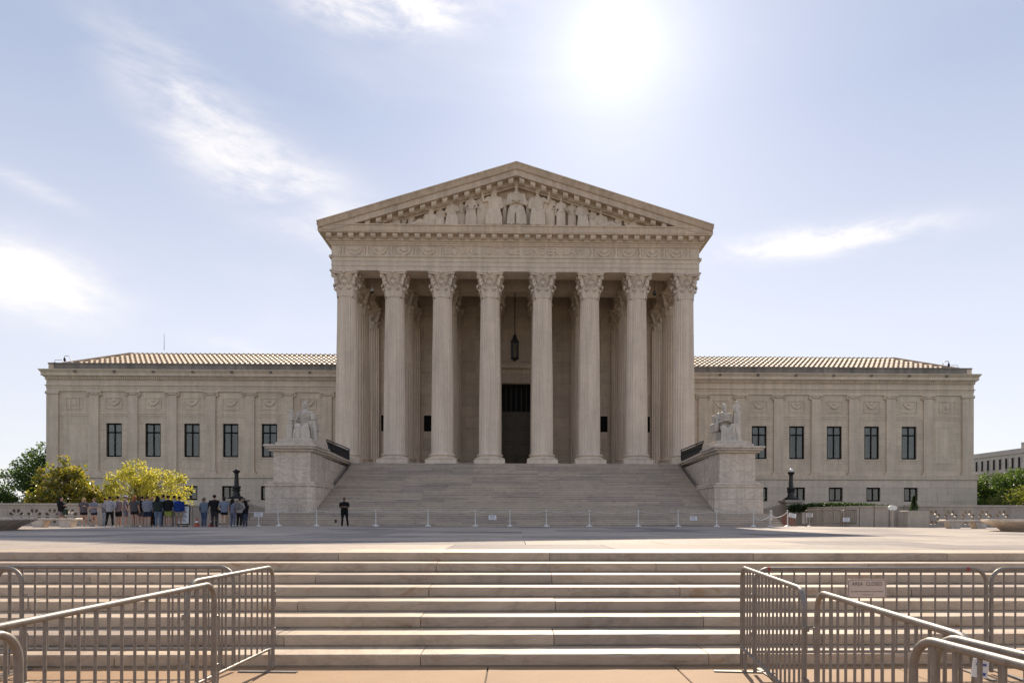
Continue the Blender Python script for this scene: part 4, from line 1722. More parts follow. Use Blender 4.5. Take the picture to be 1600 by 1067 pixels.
# generic draped figures in relief across the pediment
RELIEF = [(0.0, 'seated', 2.72, ('cross', 'cross'), 0), (-1.85, 'seated', 2.42, ('up', 'lap'), 0.3), (1.75, 'seated', 2.4, ('lap', 'up'), -0.3),
          (-3.75, 'standing', 1.62, ('lap', 'lap'), 0.3), (3.7, 'standing', 1.5, ('down', 'lap'), 0.5), (-5.3, 'seated', 1.78, ('lap', 'rest'), 0.8),
          (5.45, 'seated', 1.72, ('lap', 'lap'), -0.2), (-7.1, 'reclining', 2.0, ('down', 'lap'), 0.6), (7.0, 'reclining', 1.95, ('lap', 'down'), -0.4),
          (-9.9, 'reclining', 1.15, ('lap', 'down'), 0.4), (9.7, 'reclining', 1.15, ('lap', 'down'), -0.4),
          (-2.85, 'standing', 1.74, ('lap', 'down'), 0.5), (2.8, 'standing', 1.70, ('down', 'lap'), -0.5), (-4.6, 'standing', 1.42, ('down', 'lap'), -0.4), (4.6, 'standing', 1.40, ('lap', 'lap'), 0.3),
          (-6.25, 'seated', 1.40, ('lap', 'lap'), 0.5), (6.3, 'seated', 1.38, ('rest', 'lap'), -0.6), (-8.7, 'seated', 0.98, ('lap', 'rest'), 0.5), (8.5, 'seated', 0.98, ('lap', 'lap'), -0.5),
          (-10.9, 'reclining', 0.85, ('lap', 'down'), 0.5), (10.7, 'reclining', 0.85, ('lap', 'down'), -0.5), (-9.3, 'seated', 0.78, ('lap', 'lap'), 0.4), (9.2, 'seated', 0.78, ('lap', 'lap'), -0.4)]
for i, (x, pose, k, arm, tn) in enumerate(RELIEF):
    me = statue_mesh(pose, 40 + i, k, 0.042, m_trim, 'relief_figure', arm=arm, hair='long' if i % 2 else 'short', turn=tn)
    sx = -1 if pose == 'reclining' and x < 0 else 1
    o = inst(me, 'relief_figure', ch, (x, 56.50 + (0.18 if i > 10 else 0), 25.27), scale=(sx, 0.56, 1))
# shields, fasces, scrolls and low blocks between the figures
m = MB()
m.box(-0.75, 0.75, 55.85, 57.0, 25.262, 25.50, .03)
m.build('relief_block', m_trim, ch)
for x, h in ((-0.98, 2.5), (0.98, 2.4), (-2.45, 2.3), (2.4, 2.5)):
    mm = MB()
    for a in range(5):
        mm.tube([(x + (a - 2) * .06, 56.62, 25.27), (x + (a - 2) * .06, 56.62, 25.27 + h)], 0.045, 6)
    mm.build('relief_rods', m_trim, ch, smooth=50)
for x, r_ in ((-4.35, 0.42), (4.5, 0.36), (-6.3, 0.40), (6.2, 0.34)):
    MB().ball((x, 56.86, 25.27 + r_), (r_, 0.2, r_), 14).build('relief_shield', m_trim, ch, smooth=60)
for x, w, h in ((-8.6, 0.9, 0.4), (8.6, 0.8, 0.36), (-10.9, 0.5, 0.3), (10.6, 0.5, 0.3), (-11.8, .35, .2), (11.5, .35, .2)):
    MB().ball((x, 56.86, 25.27 + h * .5), (w * .6, 0.18, h * .55), 10).build('relief_urn', m_trim, ch, smooth=60)

# ------------------------------------------------------------------ things hanging in and on the portico
ln = empty('hanging_lantern', (-0.12, 62, 15.6), label='black bronze lantern hanging on a long rod above the courthouse door', cat='lantern')
MB().tube([(-.12, 62, 17.7), (-.12, 62, 23.4)], 0.045, 6).build('rod', m_black, ln)
g = MB().lathe([(0.30, 0.0), (0.30, 1.5)], 12, (-.12, 62, 15.85))
g.build('glass', m_glass, ln)
MB().lathe([(0.05, 0.0), (.12, .05), (.36, .22), (.40, .26), (.36, .30)], 12, (-.12, 62, 15.56)).build('base', m_black, ln, smooth=40)
MB().lathe([(0.40, 0.0), (.42, .06), (.34, .14), (.20, .36), (.16, .50), (.20, .56), (.08, .66), (.04, .9)], 12, (-.12, 62, 17.30)).build('cap', m_black, ln, smooth=40)
for i in range(6):
    a = i * math.pi / 3
    MB().tube([(-.12 + .34 * math.cos(a), 62 + .34 * math.sin(a), 15.8), (-.12 + .34 * math.cos(a), 62 + .34 * math.sin(a), 17.35)], 0.035, 5).build('bar', m_black, ln)
for x, lab in ((-12.5, 'white dome camera on a stem under the portico, between the two end columns nearest the seated woman'), (12.1, 'dark dome camera on a stem under the portico, between the end columns nearest the seated man')):
    dc = empty('dome_camera', (x, 59.5, 20.9), label=lab[:200], cat='camera', group='dome cameras under the portico')
    dc['label'] = 'white dome camera under the portico near the seated woman statue' if x < 0 else 'grey dome camera under the portico near the seated man statue'
    MB().tube([(x, 59.5, 23.4), (x, 59.5, 21.1)], 0.03, 6).build('stem', m_whitepaint if x < 0 else m_steel, dc)
    MB().lathe([(0.04, .42), (0.12, .38), (.17, .16), (.17, .12)], 12, (x, 59.5, 20.85)).build('housing', m_whitepaint if x < 0 else m_steel, dc, smooth=50)
    MB().ball((x, 59.5, 20.95), 0.15, 10).build('dome', m_black, dc, smooth=60)
for s, X0 in ((-1, -45.5), (1, 44.7)):
    rc = empty('roof_camera', (X0, 69, 16.56), label='grey security camera on a bent arm at the %s' % ('roof corner above the dark tree' if s < 0 else 'roof corner beside the distant office building'), cat='camera', group='security cameras on the roof corners')
    q = -s
    MB().tube([(X0 + q * 1.25, 69, 16.6), (X0 + q * 1.0, 69, 17.25), (X0 + q * .85, 69, 17.42), (X0 + q * .45, 69, 17.4), (X0 + q * .45, 69, 17.2)], 0.035, 6).build('arm', m_whitepaint if s < 0 else m_steel, rc)
    MB().lathe([(0.03, .42), (0.09, .32), (.12, .12), (.07, 0.0)], 10, (X0 + q * .45, 69, 16.85)).build('camera_housing', m_black, rc, smooth=50)
    MB().tube([(X0 - q * .5, 69, 16.6), (X0 - q * .5, 69, 17.0), (X0 + q * .2, 69, 17.0), (X0 + q * 0.3, 69, 16.8)], 0.025, 6).build('bracket', m_steel, rc)
    MB().box(X0 - q * .5 - .09, X0 - q * .5 + .09, 68.9, 69.2, 16.565, 16.76).build('junction_box', m_steel, rc)
MB().tube([(-37, 72.5, 18.9), (-37, 72.5, 20.6)], [0.03, 0.015], 6).build('antenna_mast', m_steel, at=(-37, 72.5, 18.9), label='thin aerial mast standing on the tiled roof of a wing', cat='antenna')

# ------------------------------------------------------------------ garden walls, lamp piers, benches, fountains
m_gwall = stone('garden_wall_marble', (0.46, 0.40, 0.33), 0.16, 0.12, 0.12, 0.06, grime=0.1)


def rosette_panel(w, h, t, R0, n=8):
    """stone panel pierced by a wheel of wedge openings; local x-z, thickness along y"""
    cu = bpy.data.curves.new('rosette', 'CURVE')
    cu.dimensions = '2D'
    cu.fill_mode = 'BOTH'
    cu.extrude = t / 2
    def poly(pts):
        sp = cu.splines.new('POLY')
        sp.points.add(len(pts) - 1)
        for i, (x, z) in enumerate(pts):
            sp.points[i].co = (x, z, 0, 1)
        sp.use_cyclic_u = True
    poly([(-w / 2, -h / 2), (w / 2, -h / 2), (w / 2, h / 2), (-w / 2, h / 2)])
    for k in range(n):
        a = 2 * math.pi * (k + 0.5) / n
        da0, da1 = 0.13, 0.27
        pts = []
        r0, r1 = R0 * 0.46, R0
        for (r_, dd) in ((r0, -da0), (r1 * .86, -da1), (r1, -da1 * .55), (r1 * 1.04, 0), (r1, da1 * .55), (r1 * .86, da1), (r0, da0)):
            pts.append((r_ * math.cos(a + dd), r_ * math.sin(a + dd)))
        poly(pts)
    o = bpy.data.objects.new('rosette_work', cu)
    col.objects.link(o)
    me = eval_mesh(o, 'rosette_panel', [m_gwall])
    bpy.data.objects.remove(o)
    me.transform(Matrix.Rotation(R(90), 4, 'X'))
    return me


me_ros = rosette_panel(1.05, 0.98, 0.30, 0.44)
ZG = ZP1
for s in (-1, 1):
    gw = empty('garden_wall', (s * 28, 42, ZG), label=('pale marble garden wall with pierced rosettes behind the queue of people' if s < 0 else 'pale marble garden wall with pierced rosettes behind the bench and planter'), cat='wall', group='garden walls round the plaza')
    y0, y1 = 42.0, 42.34
    xr = [26.0 + i * 1.08 for i in range(5)]
    for x in xr:
        inst(me_ros, 'rosette_panel', gw, (s * x, 42.17, 1.50))
    xa, xb = xr[0] - 0.525, xr[-1] + 0.525
    for i in range(4):
        MB().box(s * (xr[i] + .525), s * (xr[i + 1] - .525), y0 + .02, y1 - .02, 1.01, 1.99).build('wall_block', m_gwall, gw)
    MB().box(s * 25.0, s * 36, y0 - .08, y1 + .06, ZG - .2, 1.008, 0.015).build('wall_base', m_gwall, gw)
    MB().box(s * 25.0, s * 36, y0, y1, 1.992, 2.14, 0.01).box(s * 24.95, s * 36, y0 - .06, y1 + .06, 2.143, 2.28, 0.02).build('coping', m_gwall, gw)
    MB().box(s * 25.0, s * xa, y0, y1, 1.01, 1.99, .008).build('wall_block', m_gwall, gw)
    MB().box(s * xb, s * 32.0, y0, y1, 1.01, 1.99, .008).build('wall_block', m_gwall, gw)
    MB().box(s * 32.0, s * 32.55, y0 - .08, y1 + .08, 1.01, 1.99, .01).build('pier', m_gwall, gw)
    MB().box(s * 32.55, s * 36, y0, y1, 1.01, 1.99, .008).build('wall_block', m_gwall, gw)
    # curved return sweeping back to the lamp pier
    n = 9
    arc = []
    for i in range(n + 1):
        a = R(90 * i / n)
        arc.append((25.0 - 4.6 * math.sin(a), 42.17 + 4.8 * (1 - math.cos(a))))
    for i in range(n):
        (x0_, ya), (x1_, yb) = arc[i], arc[i + 1]
        d = Vector((x1_ - x0_, yb - ya, 0)).normalized()
        nr = Vector((-d.y, d.x, 0)) * 0.17
        quad = lambda e: [(s * (x0_ + nr.x * e + d.x * .004), ya + nr.y * e + d.y * .004), (s * (x1_ + nr.x * e - d.x * .004), yb + nr.y * e - d.y * .004), (s * (x1_ - nr.x * e - d.x * .004), yb - nr.y * e - d.y * .004), (s * (x0_ - nr.x * e + d.x * .004), ya - nr.y * e + d.y * .004)]
        MB().prism_z(quad(1.0), ZG - .2, 2.14 - 0.002 * i).build('wall_block', m_gwall, gw)
        MB().prism_z(quad(1.35), 2.143, 2.28 - 0.012 * i).build('coping', m_gwall, gw)
    # lamp pier and the low wall that runs from it to the stairs
    lp = empty('lamp_pier', (s * 20.3, 50, ZG), label=('square stone pier carrying the lamp behind the queue of people' if s < 0 else 'square stone pier carrying the lamp beside the metal barriers'), cat='pier', group='stone piers under the lamps')
    MB().box(s * 19.72, s * 20.88, 49.4, 50.6, ZG - .2, 2.55, 0.02).build('shaft', m_gwall, lp)
    MB().box(s * 19.6, s * 21.0, 49.28, 50.72, 2.553, 2.74, 0.03).build('cap', m_gwall, lp)
    rw = MB()
    pts = [(19.72, 50.0, 2.5), (18.9, 50.0, 2.28), (18.0, 50.1, 2.02), (17.2, 50.2, 1.85)]
    for i in range(3):
        (xa_, ya_, za_), (xb_, yb_, zb_) = pts[i], pts[i + 1]
        rw.prism_y([(s * xa_, ZG - .2), (s * xb_, ZG - .2), (s * xb_, zb_), (s * xa_, za_)], 49.9 + i * .003, 50.3)
    rw.build('ramp_wall', m_gwall, at=(s * 18.4, 50, ZG), label=('low sloping wall between the lamp pier and the pedestal of the seated woman' if s < 0 else 'low sloping wall between the lamp pier and the pedestal of the seated man'), cat='wall', group='low sloping walls beside the pedestals')
    lamp = empty('lamp_post', (s * 20.3, 50, 2.74), label=('black lamp on a pier above the queue of people' if s < 0 else 'black lamp with a white globe beside the metal barriers'), cat='lamp', group='black lamps on stone piers')
    X0 = s * 20.3
    MB().box(X0 - .46, X0 + .46, 49.54, 50.46, 2.742, 2.84, .02).box(X0 - .36, X0 + .36, 49.64, 50.36, 2.843, 2.95, .03).lathe([(.30, 2.95), (.24, 3.12), (.22, 3.3), (.30, 3.36), (.30, 3.42), (.20, 3.5)], 16, (X0, 50, 0)).build('base', m_black, lamp, smooth=40)
    MB().lathe([(.26, 3.5), (.30, 3.58), (.30, 3.66), (.18, 3.72), (.16, 3.8), (.13, 4.55), (.14, 4.6), (.22, 4.7), (.26, 4.78), (.24, 4.82)], 16, (X0, 50, 0)).build('post', m_black, lamp, smooth=40)
    if s > 0:
        MB().ball((X0, 50, 4.93), .15, 14).build('globe', m_globe, lamp, smooth=60)
    else:
        MB().ball((X0, 50, 4.86), .10, 10).build('finial', m_black, lamp, smooth=60)
    # bench
    be = empty('bench', (s * 25.5, 36.5, zp(36.5)), label=('stone bench in front of the queue beside the shaded fountain' if s < 0 else 'stone bench beside the sunlit fountain and rosette wall'), cat='bench', group='marble benches on the plaza')
    zb = zp(36.5)
    MB().box(s * 23.0, s * 27.6, 36.1, 36.75, zb + .36, zb + .48, .03).build('seat', m_white, be)
    for x in (23.6, 25.0, 26.9):
        MB().prism_y([(s * (x - .22), zb), (s * (x + .22), zb), (s * (x + .36), zb + .357), (s * (x - .36), zb + .357)], 36.15, 36.7).build('leg', m_white, be)
    # fountain basin
    fo = empty('fountain', (s * 23.9, 27.5, zp(27.5)), label=('round marble fountain basin in shade beside the bench' if s < 0 else 'round marble fountain basin in full sun beside the bench'), cat='fountain', group='marble fountains on the plaza')
    zf_ = zp(27.5)
    MB().lathe([(3.3, -.02), (3.36, .03), (3.5, .14), (3.95, .36), (4.06, .42), (4.06, .50), (3.8, .50), (3.55, .30), (3.5, .22)], 72, (s * 23.9, 27.5, zf_)).build('basin', m_white, fo, smooth=30)
    wt_ = MB().lathe([(3.6, .30), (3.6, .34)], 48, (s * 23.9, 27.5, zf_))
    mw, tw, bw = new_mat('fountain_water') if s < 0 else (mw, None, None)
    if tw:
        bw.inputs['Base Color'].default_value = (0.03, 0.05, 0.05, 1)
        bw.inputs['Roughness'].default_value = 0.05
    wt_.build('water_surface', mw, fo)
    MB().lathe([(.5, .34), (.4, .45), (.36, .50), (.3, .52)], 20, (s * 23.9, 27.5, zf_)).build('spout', m_white, fo, smooth=40)

# planter with clipped bush
pl = empty('planter', (24.35, 41.3, ZP1), label='pale stone planter box beside the rosette wall and benches', cat='planter')
MB().box(23.65, 25.0, 40.75, 41.85, ZP1, 1.92, .02).build('box', m_gwall, pl)
MB().box(23.72, 24.93, 40.82, 41.78, 1.9, 1.935).build('soil', m_joint, pl)


# ------------------------------------------------------------------ leaves
def leaves(centers, radii, n_per, size, seed, mat, name, squash=0.8, droop=0.3, aspect=0.55):
    """many small folded leaves scattered round clump centres"""
    rg = np.random.default_rng(seed)
    C = np.repeat(np.array(centers, float), n_per, axis=0)
    Rr = np.repeat(np.array(radii, float), n_per)
    n = len(C)
    d = rg.normal(size=(n, 3))
    d /= np.linalg.norm(d, axis=1)[:, None]
    rad = Rr * rg.uniform(0.15, 1.0, n) ** 0.6
    P = C + d * rad[:, None] * np.array([1, 1, squash])
    u = d * 0.8 + rg.normal(size=(n, 3)) * 0.6
    u[:, 2] -= droop
    u /= np.linalg.norm(u, axis=1)[:, None]
    r_ = rg.normal(size=(n, 3))
    v = np.cross(u, r_)
    v /= np.linalg.norm(v, axis=1)[:, None]
    w = np.cross(u, v)
    L = size * rg.uniform(0.65, 1.25, n)
    W = L * aspect
    p0 = P
    p2 = P + u * L[:, None]
    mid = P + u * (L * .5)[:, None] + w * (W * .16)[:, None]
    p1 = mid + v * (W * .5)[:, None]
    p3 = mid - v * (W * .5)[:, None]
    V = np.stack([p0, p1, p2, p3], 1).reshape(-1, 3)
    me = bpy.data.meshes.new(name)
    me.vertices.add(n * 4)
    me.vertices.foreach_set('co', V.astype(np.float32).ravel())
    me.loops.add(n * 4)
    me.loops.foreach_set('vertex_index', np.arange(n * 4, dtype=np.int32))
    me.polygons.add(n)
    me.polygons.foreach_set('loop_start', np.arange(0, n * 4, 4, dtype=np.int32))
    me.polygons.foreach_set('loop_total', np.full(n, 4, np.int32))
    me.materials.append(mat)
    me.update(calc_edges=True)
    return me


def clumps(ells, n, seed, shell=0.55):
    """clump centres inside a union of ellipsoids (cx, cy, cz, rx, ry, rz), denser near their outside"""
    q = random.Random(seed)
    out = []
    vol = [e[3] * e[4] * e[5] for e in ells]
    tot = sum(vol)
    for e, vv in zip(ells, vol):
        for _ in range(max(2, int(n * vv / tot))):
            while True:
                d = Vector((q.uniform(-1, 1), q.uniform(-1, 1), q.uniform(-1, 1)))
                if 0.02 < d.length < 1:
                    break
            r_ = d.length
            r_ = shell + (1 - shell) * r_ if q.random() < 0.75 else r_
            d = d.normalized() * r_
            out.append((e[0] + d.x * e[3], e[1] + d.y * e[4], e[2] + d.z * e[5]))
    return out


def tree(name, base, ells, n_cl, n_per, rcl, size, mat, seed, label, cat='tree', group=None, stems=1, trunk_r=0.14, limbs=14, **lk):
    t = empty(name, base, label=label, cat=cat, group=group)
    q = random.Random(seed)
    cl = clumps(ells, n_cl, seed)
    me = leaves(cl, [rcl * q.uniform(.6, 1.25) for _ in cl], n_per, size, seed, mat, 'crown', **lk)
    lm(me, 'crown', t)
    zlow = min(e[2] - e[5] * .4 for e in ells)
    for s_ in range(stems):
        ax, ay = (q.uniform(-.5, .5), q.uniform(-.3, .3)) if stems > 1 else (0, 0)
        top = Vector((ax * 2.2, ay, zlow + (max(e[2] for e in ells) - zlow) * .8))
        tk = MB().tube([(ax * .4, ay * .4, -0.3), (ax * .6, ay, zlow * .5), tuple(top * .75), tuple(top)], [trunk_r * 1.25, trunk_r, trunk_r * .7, trunk_r * .3], 8)
        trunk = lb(tk, 'trunk', m_bark, t, 60)
        li = MB()
        for c in q.sample(cl, min(limbs, len(cl))):
            a = Vector((ax * .6, ay, zlow * q.uniform(.6, 1.1)))
            b_ = Vector(c)
            mid = (a + b_) / 2 + Vector((0, 0, .15 * (b_ - a).length))
            li.tube([a, mid, b_], [trunk_r * .42, trunk_r * .26, trunk_r * .08], 5)
        lm(li.mesh('limbs', m_bark, 60), 'limbs', trunk)
    return t


gz = 0.9
tree('magnolia_tree', (-29.4, 45.0, gz), [(0, 0, 1.6, 2.3, 1.6, 1.1), (-.1, 0, 2.7, 1.5, 1.2, 1.1), (.1, 0, 3.8, .75, .7, .8), (-1.4, .1, 1.2, 1.0, 1.0, .7), (1.5, 0, 1.4, 1.0, 1.0, .8)], 125, 58, .42, .25, m_leaf_dark, 3,
     'dark glossy magnolia tree of pointed shape behind the garden wall', limbs=22)
tree('yellow_green_tree', (-24.4, 45.5, gz), [(-1.2, 0, 2.5, 1.6, 1.3, 1.15), (.9, 0, 2.5, 1.8, 1.3, 1.15), (-.3, 0, 3.3, 1.2, 1.0, .85), (2.1, 0, 1.9, .9, .9, .85), (-2.1, 0, 2.0, .7, .8, .8), (-1.5, 0, 1.3, .8, .6, .4)], 190, 46, .36, .155, m_leaf_yel, 8,
     'bright yellow green small tree with several stems behind the queue', stems=4, trunk_r=.06, limbs=20, aspect=.5)
tree('dark_tree', (-48.5, 72, gz), [(0, 0, 4.8, 3.6, 3.2, 2.6), (-3.0, 0, 3.6, 2.6, 2.6, 2.2), (1.5, 0, 3.0, 2.6, 2.4, 2.4), (.4, 0, 6.5, 2.0, 2.0, 1.5)], 210, 60, .75, .30, m_leaf_far, 12,
     'dark green tree at the corner of the wing farthest from the distant office building', limbs=12, trunk_r=.25)
tree('low_tree', (-53.5, 70, gz), [(0, 0, 1.8, 2.8, 2.0, 1.7), (-3, 0, 1.4, 2.0, 2.0, 1.4)], 70, 60, .6, .28, m_leaf_far, 15,
     'low dark bushy tree behind the end of the garden wall', limbs=8, trunk_r=.15)
# trees in front of the distant office building
for i, (x, y, es, mt_, lab) in enumerate((
        (47.5, 62, [(0.6, 0, 2.2, 3.0, 2.5, 1.7), (3.2, 0, 2.7, 2.6, 2.2, 1.4), (-1.0, 0, 1.2, 3.0, 2.4, 1.3), (4.6, 0, 1.8, 3.0, 2.6, 1.8)], m_leaf_right, 'olive green bushy tree beside the wing below the distant office building'),
        (54.5, 76, [(0, 0, 3.7, 3.4, 3.0, 1.6), (-3.5, 0, 3.0, 2.8, 2.4, 1.5), (3, 0, 4.2, 3.0, 2.6, 1.7)], m_leaf_far, 'dark green tree of layered branches nearer the distant office building'),
        (60.0, 72, [(0, 0, 4.3, 3.2, 3.0, 1.5), (2, 0, 3.4, 3.4, 3, 2.0)], m_leaf_right, 'tall light green tree before the distant office building, at the picture edge'))):
    tree('park_tree', (x, y, gz), es, 190, 62, .72, .30, mt_, 30 + i, lab, group='trees by the distant office building', limbs=14, trunk_r=.22)
tp = empty('clipped_bush', (24.35, 41.3, 1.935), label='small pointed evergreen bush growing in the stone planter', cat='bush')
cl = [(0, 0, .06 + .80 * i / 9) for i in range(10)]
lm(leaves(cl, [.27 - .026 * i for i in range(10)], 170, .07, 77, m_leaf_hedge, 'foliage', squash=.6), 'foliage', tp)
lb(MB().tube([(0, 0, -.05), (0, 0, .7)], .02, 5), 'stem', m_bark, tp)
hd = empty('hedge', (21.8, 45.5, 2.28), label='clipped dark green hedge on the ground behind the curved garden wall', cat='hedge')
cl = []
for i in range(42):
    u = i / 41
    cl.append((-1.9 + 7.0 * u, 3.2 - 3.0 * u + rng.uniform(-.3, .3), -.25 + .40 * math.sin(math.pi * min(1, .15 + u)) * .5))
lm(leaves(cl, [.46] * len(cl), 330, .13, 81, m_leaf_hedge, 'foliage', squash=.6), 'foliage', hd)

# distant office building beyond the trees
ob = empty('office_building', (150, 178, gz), label='distant pale stone office building with rows of tall windows', cat='building')
XB = 139.5
MB().box(XB, 200, 150, 206, .6, 19.0).build('wall', m_farwall, ob)
MB().box(XB - .3, 200.3, 149.7, 206.3, 19.003, 19.3, .05).box(XB - .1, 200.1, 149.9, 206.1, 19.303, 20.4).build('parapet', m_farwall, ob)
MB().box(XB + .3, 196, 150.5, 186.3, 20.403, 22.0).build('attic', m_farwall, ob)
MB().box(XB - .4, XB + .5, 149.6, 206.4, 13.6, 14.0).box(XB - .7, XB + .5, 149.4, 206.6, 14.003, 14.25).build('string_course', m_farwall, ob)
for i in range(22):
    y = 151.5 + i * 2.5
    for z0, z1 in ((15.0, 18.0), (8.6, 12.4), (3.2, 6.6)):
        w = empty('window', (134.5, y, z0), ob)
        MB().box(XB - .04, XB + .1, y - .48, y + .48, z0, z1).build('pane', m_dark, w)
        MB().box(XB - .12, XB, y - .66, y - .48, z0 - .2, z1 + .1).box(XB - .12, XB, y + .48, y + .66, z0 - .2, z1 + .1).build('frame', m_farwall, w)

# ------------------------------------------------------------------ white posts and chains at the foot of the stairs
m_plastic = plain('white_post_paint', (0.70, 0.70, 0.68), 0.45, 0, 0.06)
pm = MB().lathe([(.20, 0), (.20, .025), (.17, .05), (.05, .085), (.03, .12), (.028, .98), (.04, 1.0), (.035, 1.04), (.01, 1.05)], 14).mesh('post_mesh', m_plastic, 40)
bm_base = MB().lathe([(.20, 0), (.20, .025), (.17, .05), (.05, .085), (.03, .12)], 16).mesh('base', m_plastic, 40)
bm_post = MB().lathe([(.03, .10), (.028, .98), (.04, 1.0), (.035, 1.04), (.01, 1.05)], 10).mesh('post', m_plastic, 40)
PX = [-17.6, -14.85, -12.5, -8.8, -5.52, -2.55, -0.37, 1.93, 4.65, 7.75, 10.3, 12.75, 15.1]
NTH = ['first', 'second', 'third', 'fourth', 'fifth', 'sixth', 'seventh', 'eighth', 'ninth', 'tenth', 'eleventh', 'twelfth', 'thirteenth']
tips = []
for i, x in enumerate(PX):
    lean = -0.09 if i in (0, 1) else rng.uniform(-.02, .02)
    p = empty('chain_post', (x, 43.1, ZP1), label=('leaning white post beside the hooded person in black' if i == 0 else 'white chain post at the foot of the stairs, %s from the queue end' % NTH[i]), cat='post', group='white chain posts at the foot of the stairs')
    p.rotation_euler = (0, lean, rng.uniform(0, 3) if i > 1 else 0)
    lm(bm_base, 'base', p)
    lm(bm_post, 'post', p)
    tips.append(Vector((x + (lean * 1.0 if i < 2 else 0), 43.1, ZP1 + .96)))
for i in range(len(tips) - 1):
    a, b_ = tips[i], tips[i + 1]
    pts = [a.lerp(b_, u / 12) - Vector((0, 0, .10 * (1 - (2 * u / 12 - 1) ** 2))) for u in range(13)]
    MB().tube(pts, .010, 4).build('chain', m_plastic, at=a.lerp(b_, .5), label='thin white chain at the foot of the stairs, %s from the queue end' % NTH[i], cat='chain', group='white chains between the posts')


def placard(x, y, z, w, h, label, post=False, rot=0.0, lines=3, group='small white notices round the stairs'):
    s_ = empty('notice', (x, y, z), label=label, cat='sign', group=group)
    s_.rotation_euler = (0, rot, 0)
    lb(MB().box(-w / 2, w / 2, -.012, 0.0, -h / 2, h / 2), 'board', m_paper, s_)
    pr = MB()
    for i in range(lines):
        zz = h * (.28 - .56 * i / max(1, lines - 1)) if lines > 1 else 0
        pr.box(-w * .36, w * .36 * (1 if i % 2 == 0 else .7), -.014, -.0123, zz - h * .035, zz + h * .035)
    lb(pr, 'printed_lines', m_ink, s_)
    if post:
        lb(MB().tube([(0, .02, -h / 2 - .01), (0, .02, -(z - ZP1) + .02)], .02, 6).lathe([(.16, 0), (.16, .03), (.03, .06)], 10, (0, .02, -(z - ZP1))), 'stand', m_plastic, s_)
    return s_


placard(-1.47, 43.02, 1.46, .48, .28, 'small white notice hanging from the chain near the middle of the stairs')
placard(11.25, 43.02, 1.42, .44, .26, 'small white notice hanging from the chain before the seated man statue')
placard(-16.2, 43.3, 1.62, .52, .26, 'small white notice on a stand before the seated woman statue', post=True)
placard(17.55, 43.0, 1.62, .48, .26, 'tilted white notice beside the end posts and lamp pier', rot=.22)
placard(18.9, 43.6, 1.64, .46, .25, 'white notice on a round based stand before the lamp pier', post=True)
placard(21.0, 43.0, 1.36, .44, .26, 'white notice hung low on the far metal barrier', lines=3)

# end posts with swags of chain
EPX = [(16.35, 43.6, 'white post with swagging chains nearest the stairs end'), (16.75, 44.4, 'middle white post of the three with swagging chains'), (17.2, 42.9, 'white post on a broad foot beside the tilted notice')]
for x, y, lab in EPX:
    p = empty('chain_post', (x, y, ZP1), label=lab, cat='post', group='white end posts')
    lm(bm_base, 'base', p)
    lm(bm_post, 'post', p)
for (a, b_, z0, z1, lab) in (((16.35, 43.6), (17.2, 42.9), 1.6, 1.86, 'upper white chain swagging between the end posts'), ((15.1, 43.1), (16.35, 43.6), 1.5, 1.6, 'lower white chain from the stairs to the end posts')):
    pts = [Vector((a[0] + (b_[0] - a[0]) * u / 10, a[1] + (b_[1] - a[1]) * u / 10, z0 + (z1 - z0) * u / 10 - .22 * (1 - (2 * u / 10 - 1) ** 2))) for u in range(11)]
    MB().tube(pts, .022, 5).build('chain', m_plastic, at=pts[5], label=lab, cat='chain', group='chains of the end posts')
rs = empty('round_sign', (22.85, 41.0, ZP1), label='round pale sign on a thin white post before the curved garden wall', cat='sign')
MB().tube([(22.85, 41, ZP1), (22.85, 41, 1.98)], .07, 8).build('post', m_gwall, rs, smooth=60)
ring = [(22.85 + .27 * math.cos(R(t)), 41 - .0, 2.08 + .17 * math.sin(R(t))) for t in range(0, 360, 24)]
MB().prism_y([(22.85 + .28 * math.cos(R(t)), 2.09 + .16 * math.sin(R(t))) for t in range(0, 360, 24)], 40.96, 41.03).build('sign_plate', m_whitepaint, rs)

# ------------------------------------------------------------------ crowd barriers
m_red = plain('red_tape', (0.28, 0.03, 0.03), 0.5)
m_blue = plain('blue_ink', (0.08, 0.11, 0.35), 0.6)


def rail_pts(L, zt, r=.14, zb=0.0):
    pts = [(0, 0, zb)]
    for t in range(0, 91, 15):
        pts.append((r - r * math.cos(R(t)), 0, zt - r + r * math.sin(R(t))))
    for t in range(90, -1, -15):
        pts.append((L - r + r * math.cos(R(t)), 0, zt - r + r * math.sin(R(t))))
    pts.append((L, 0, zb))
    return pts


me_bar = MB().tube([(0, 0, .23), (0, 0, 1.06)], .0095, 8).mesh('bar', m_steel, 60)


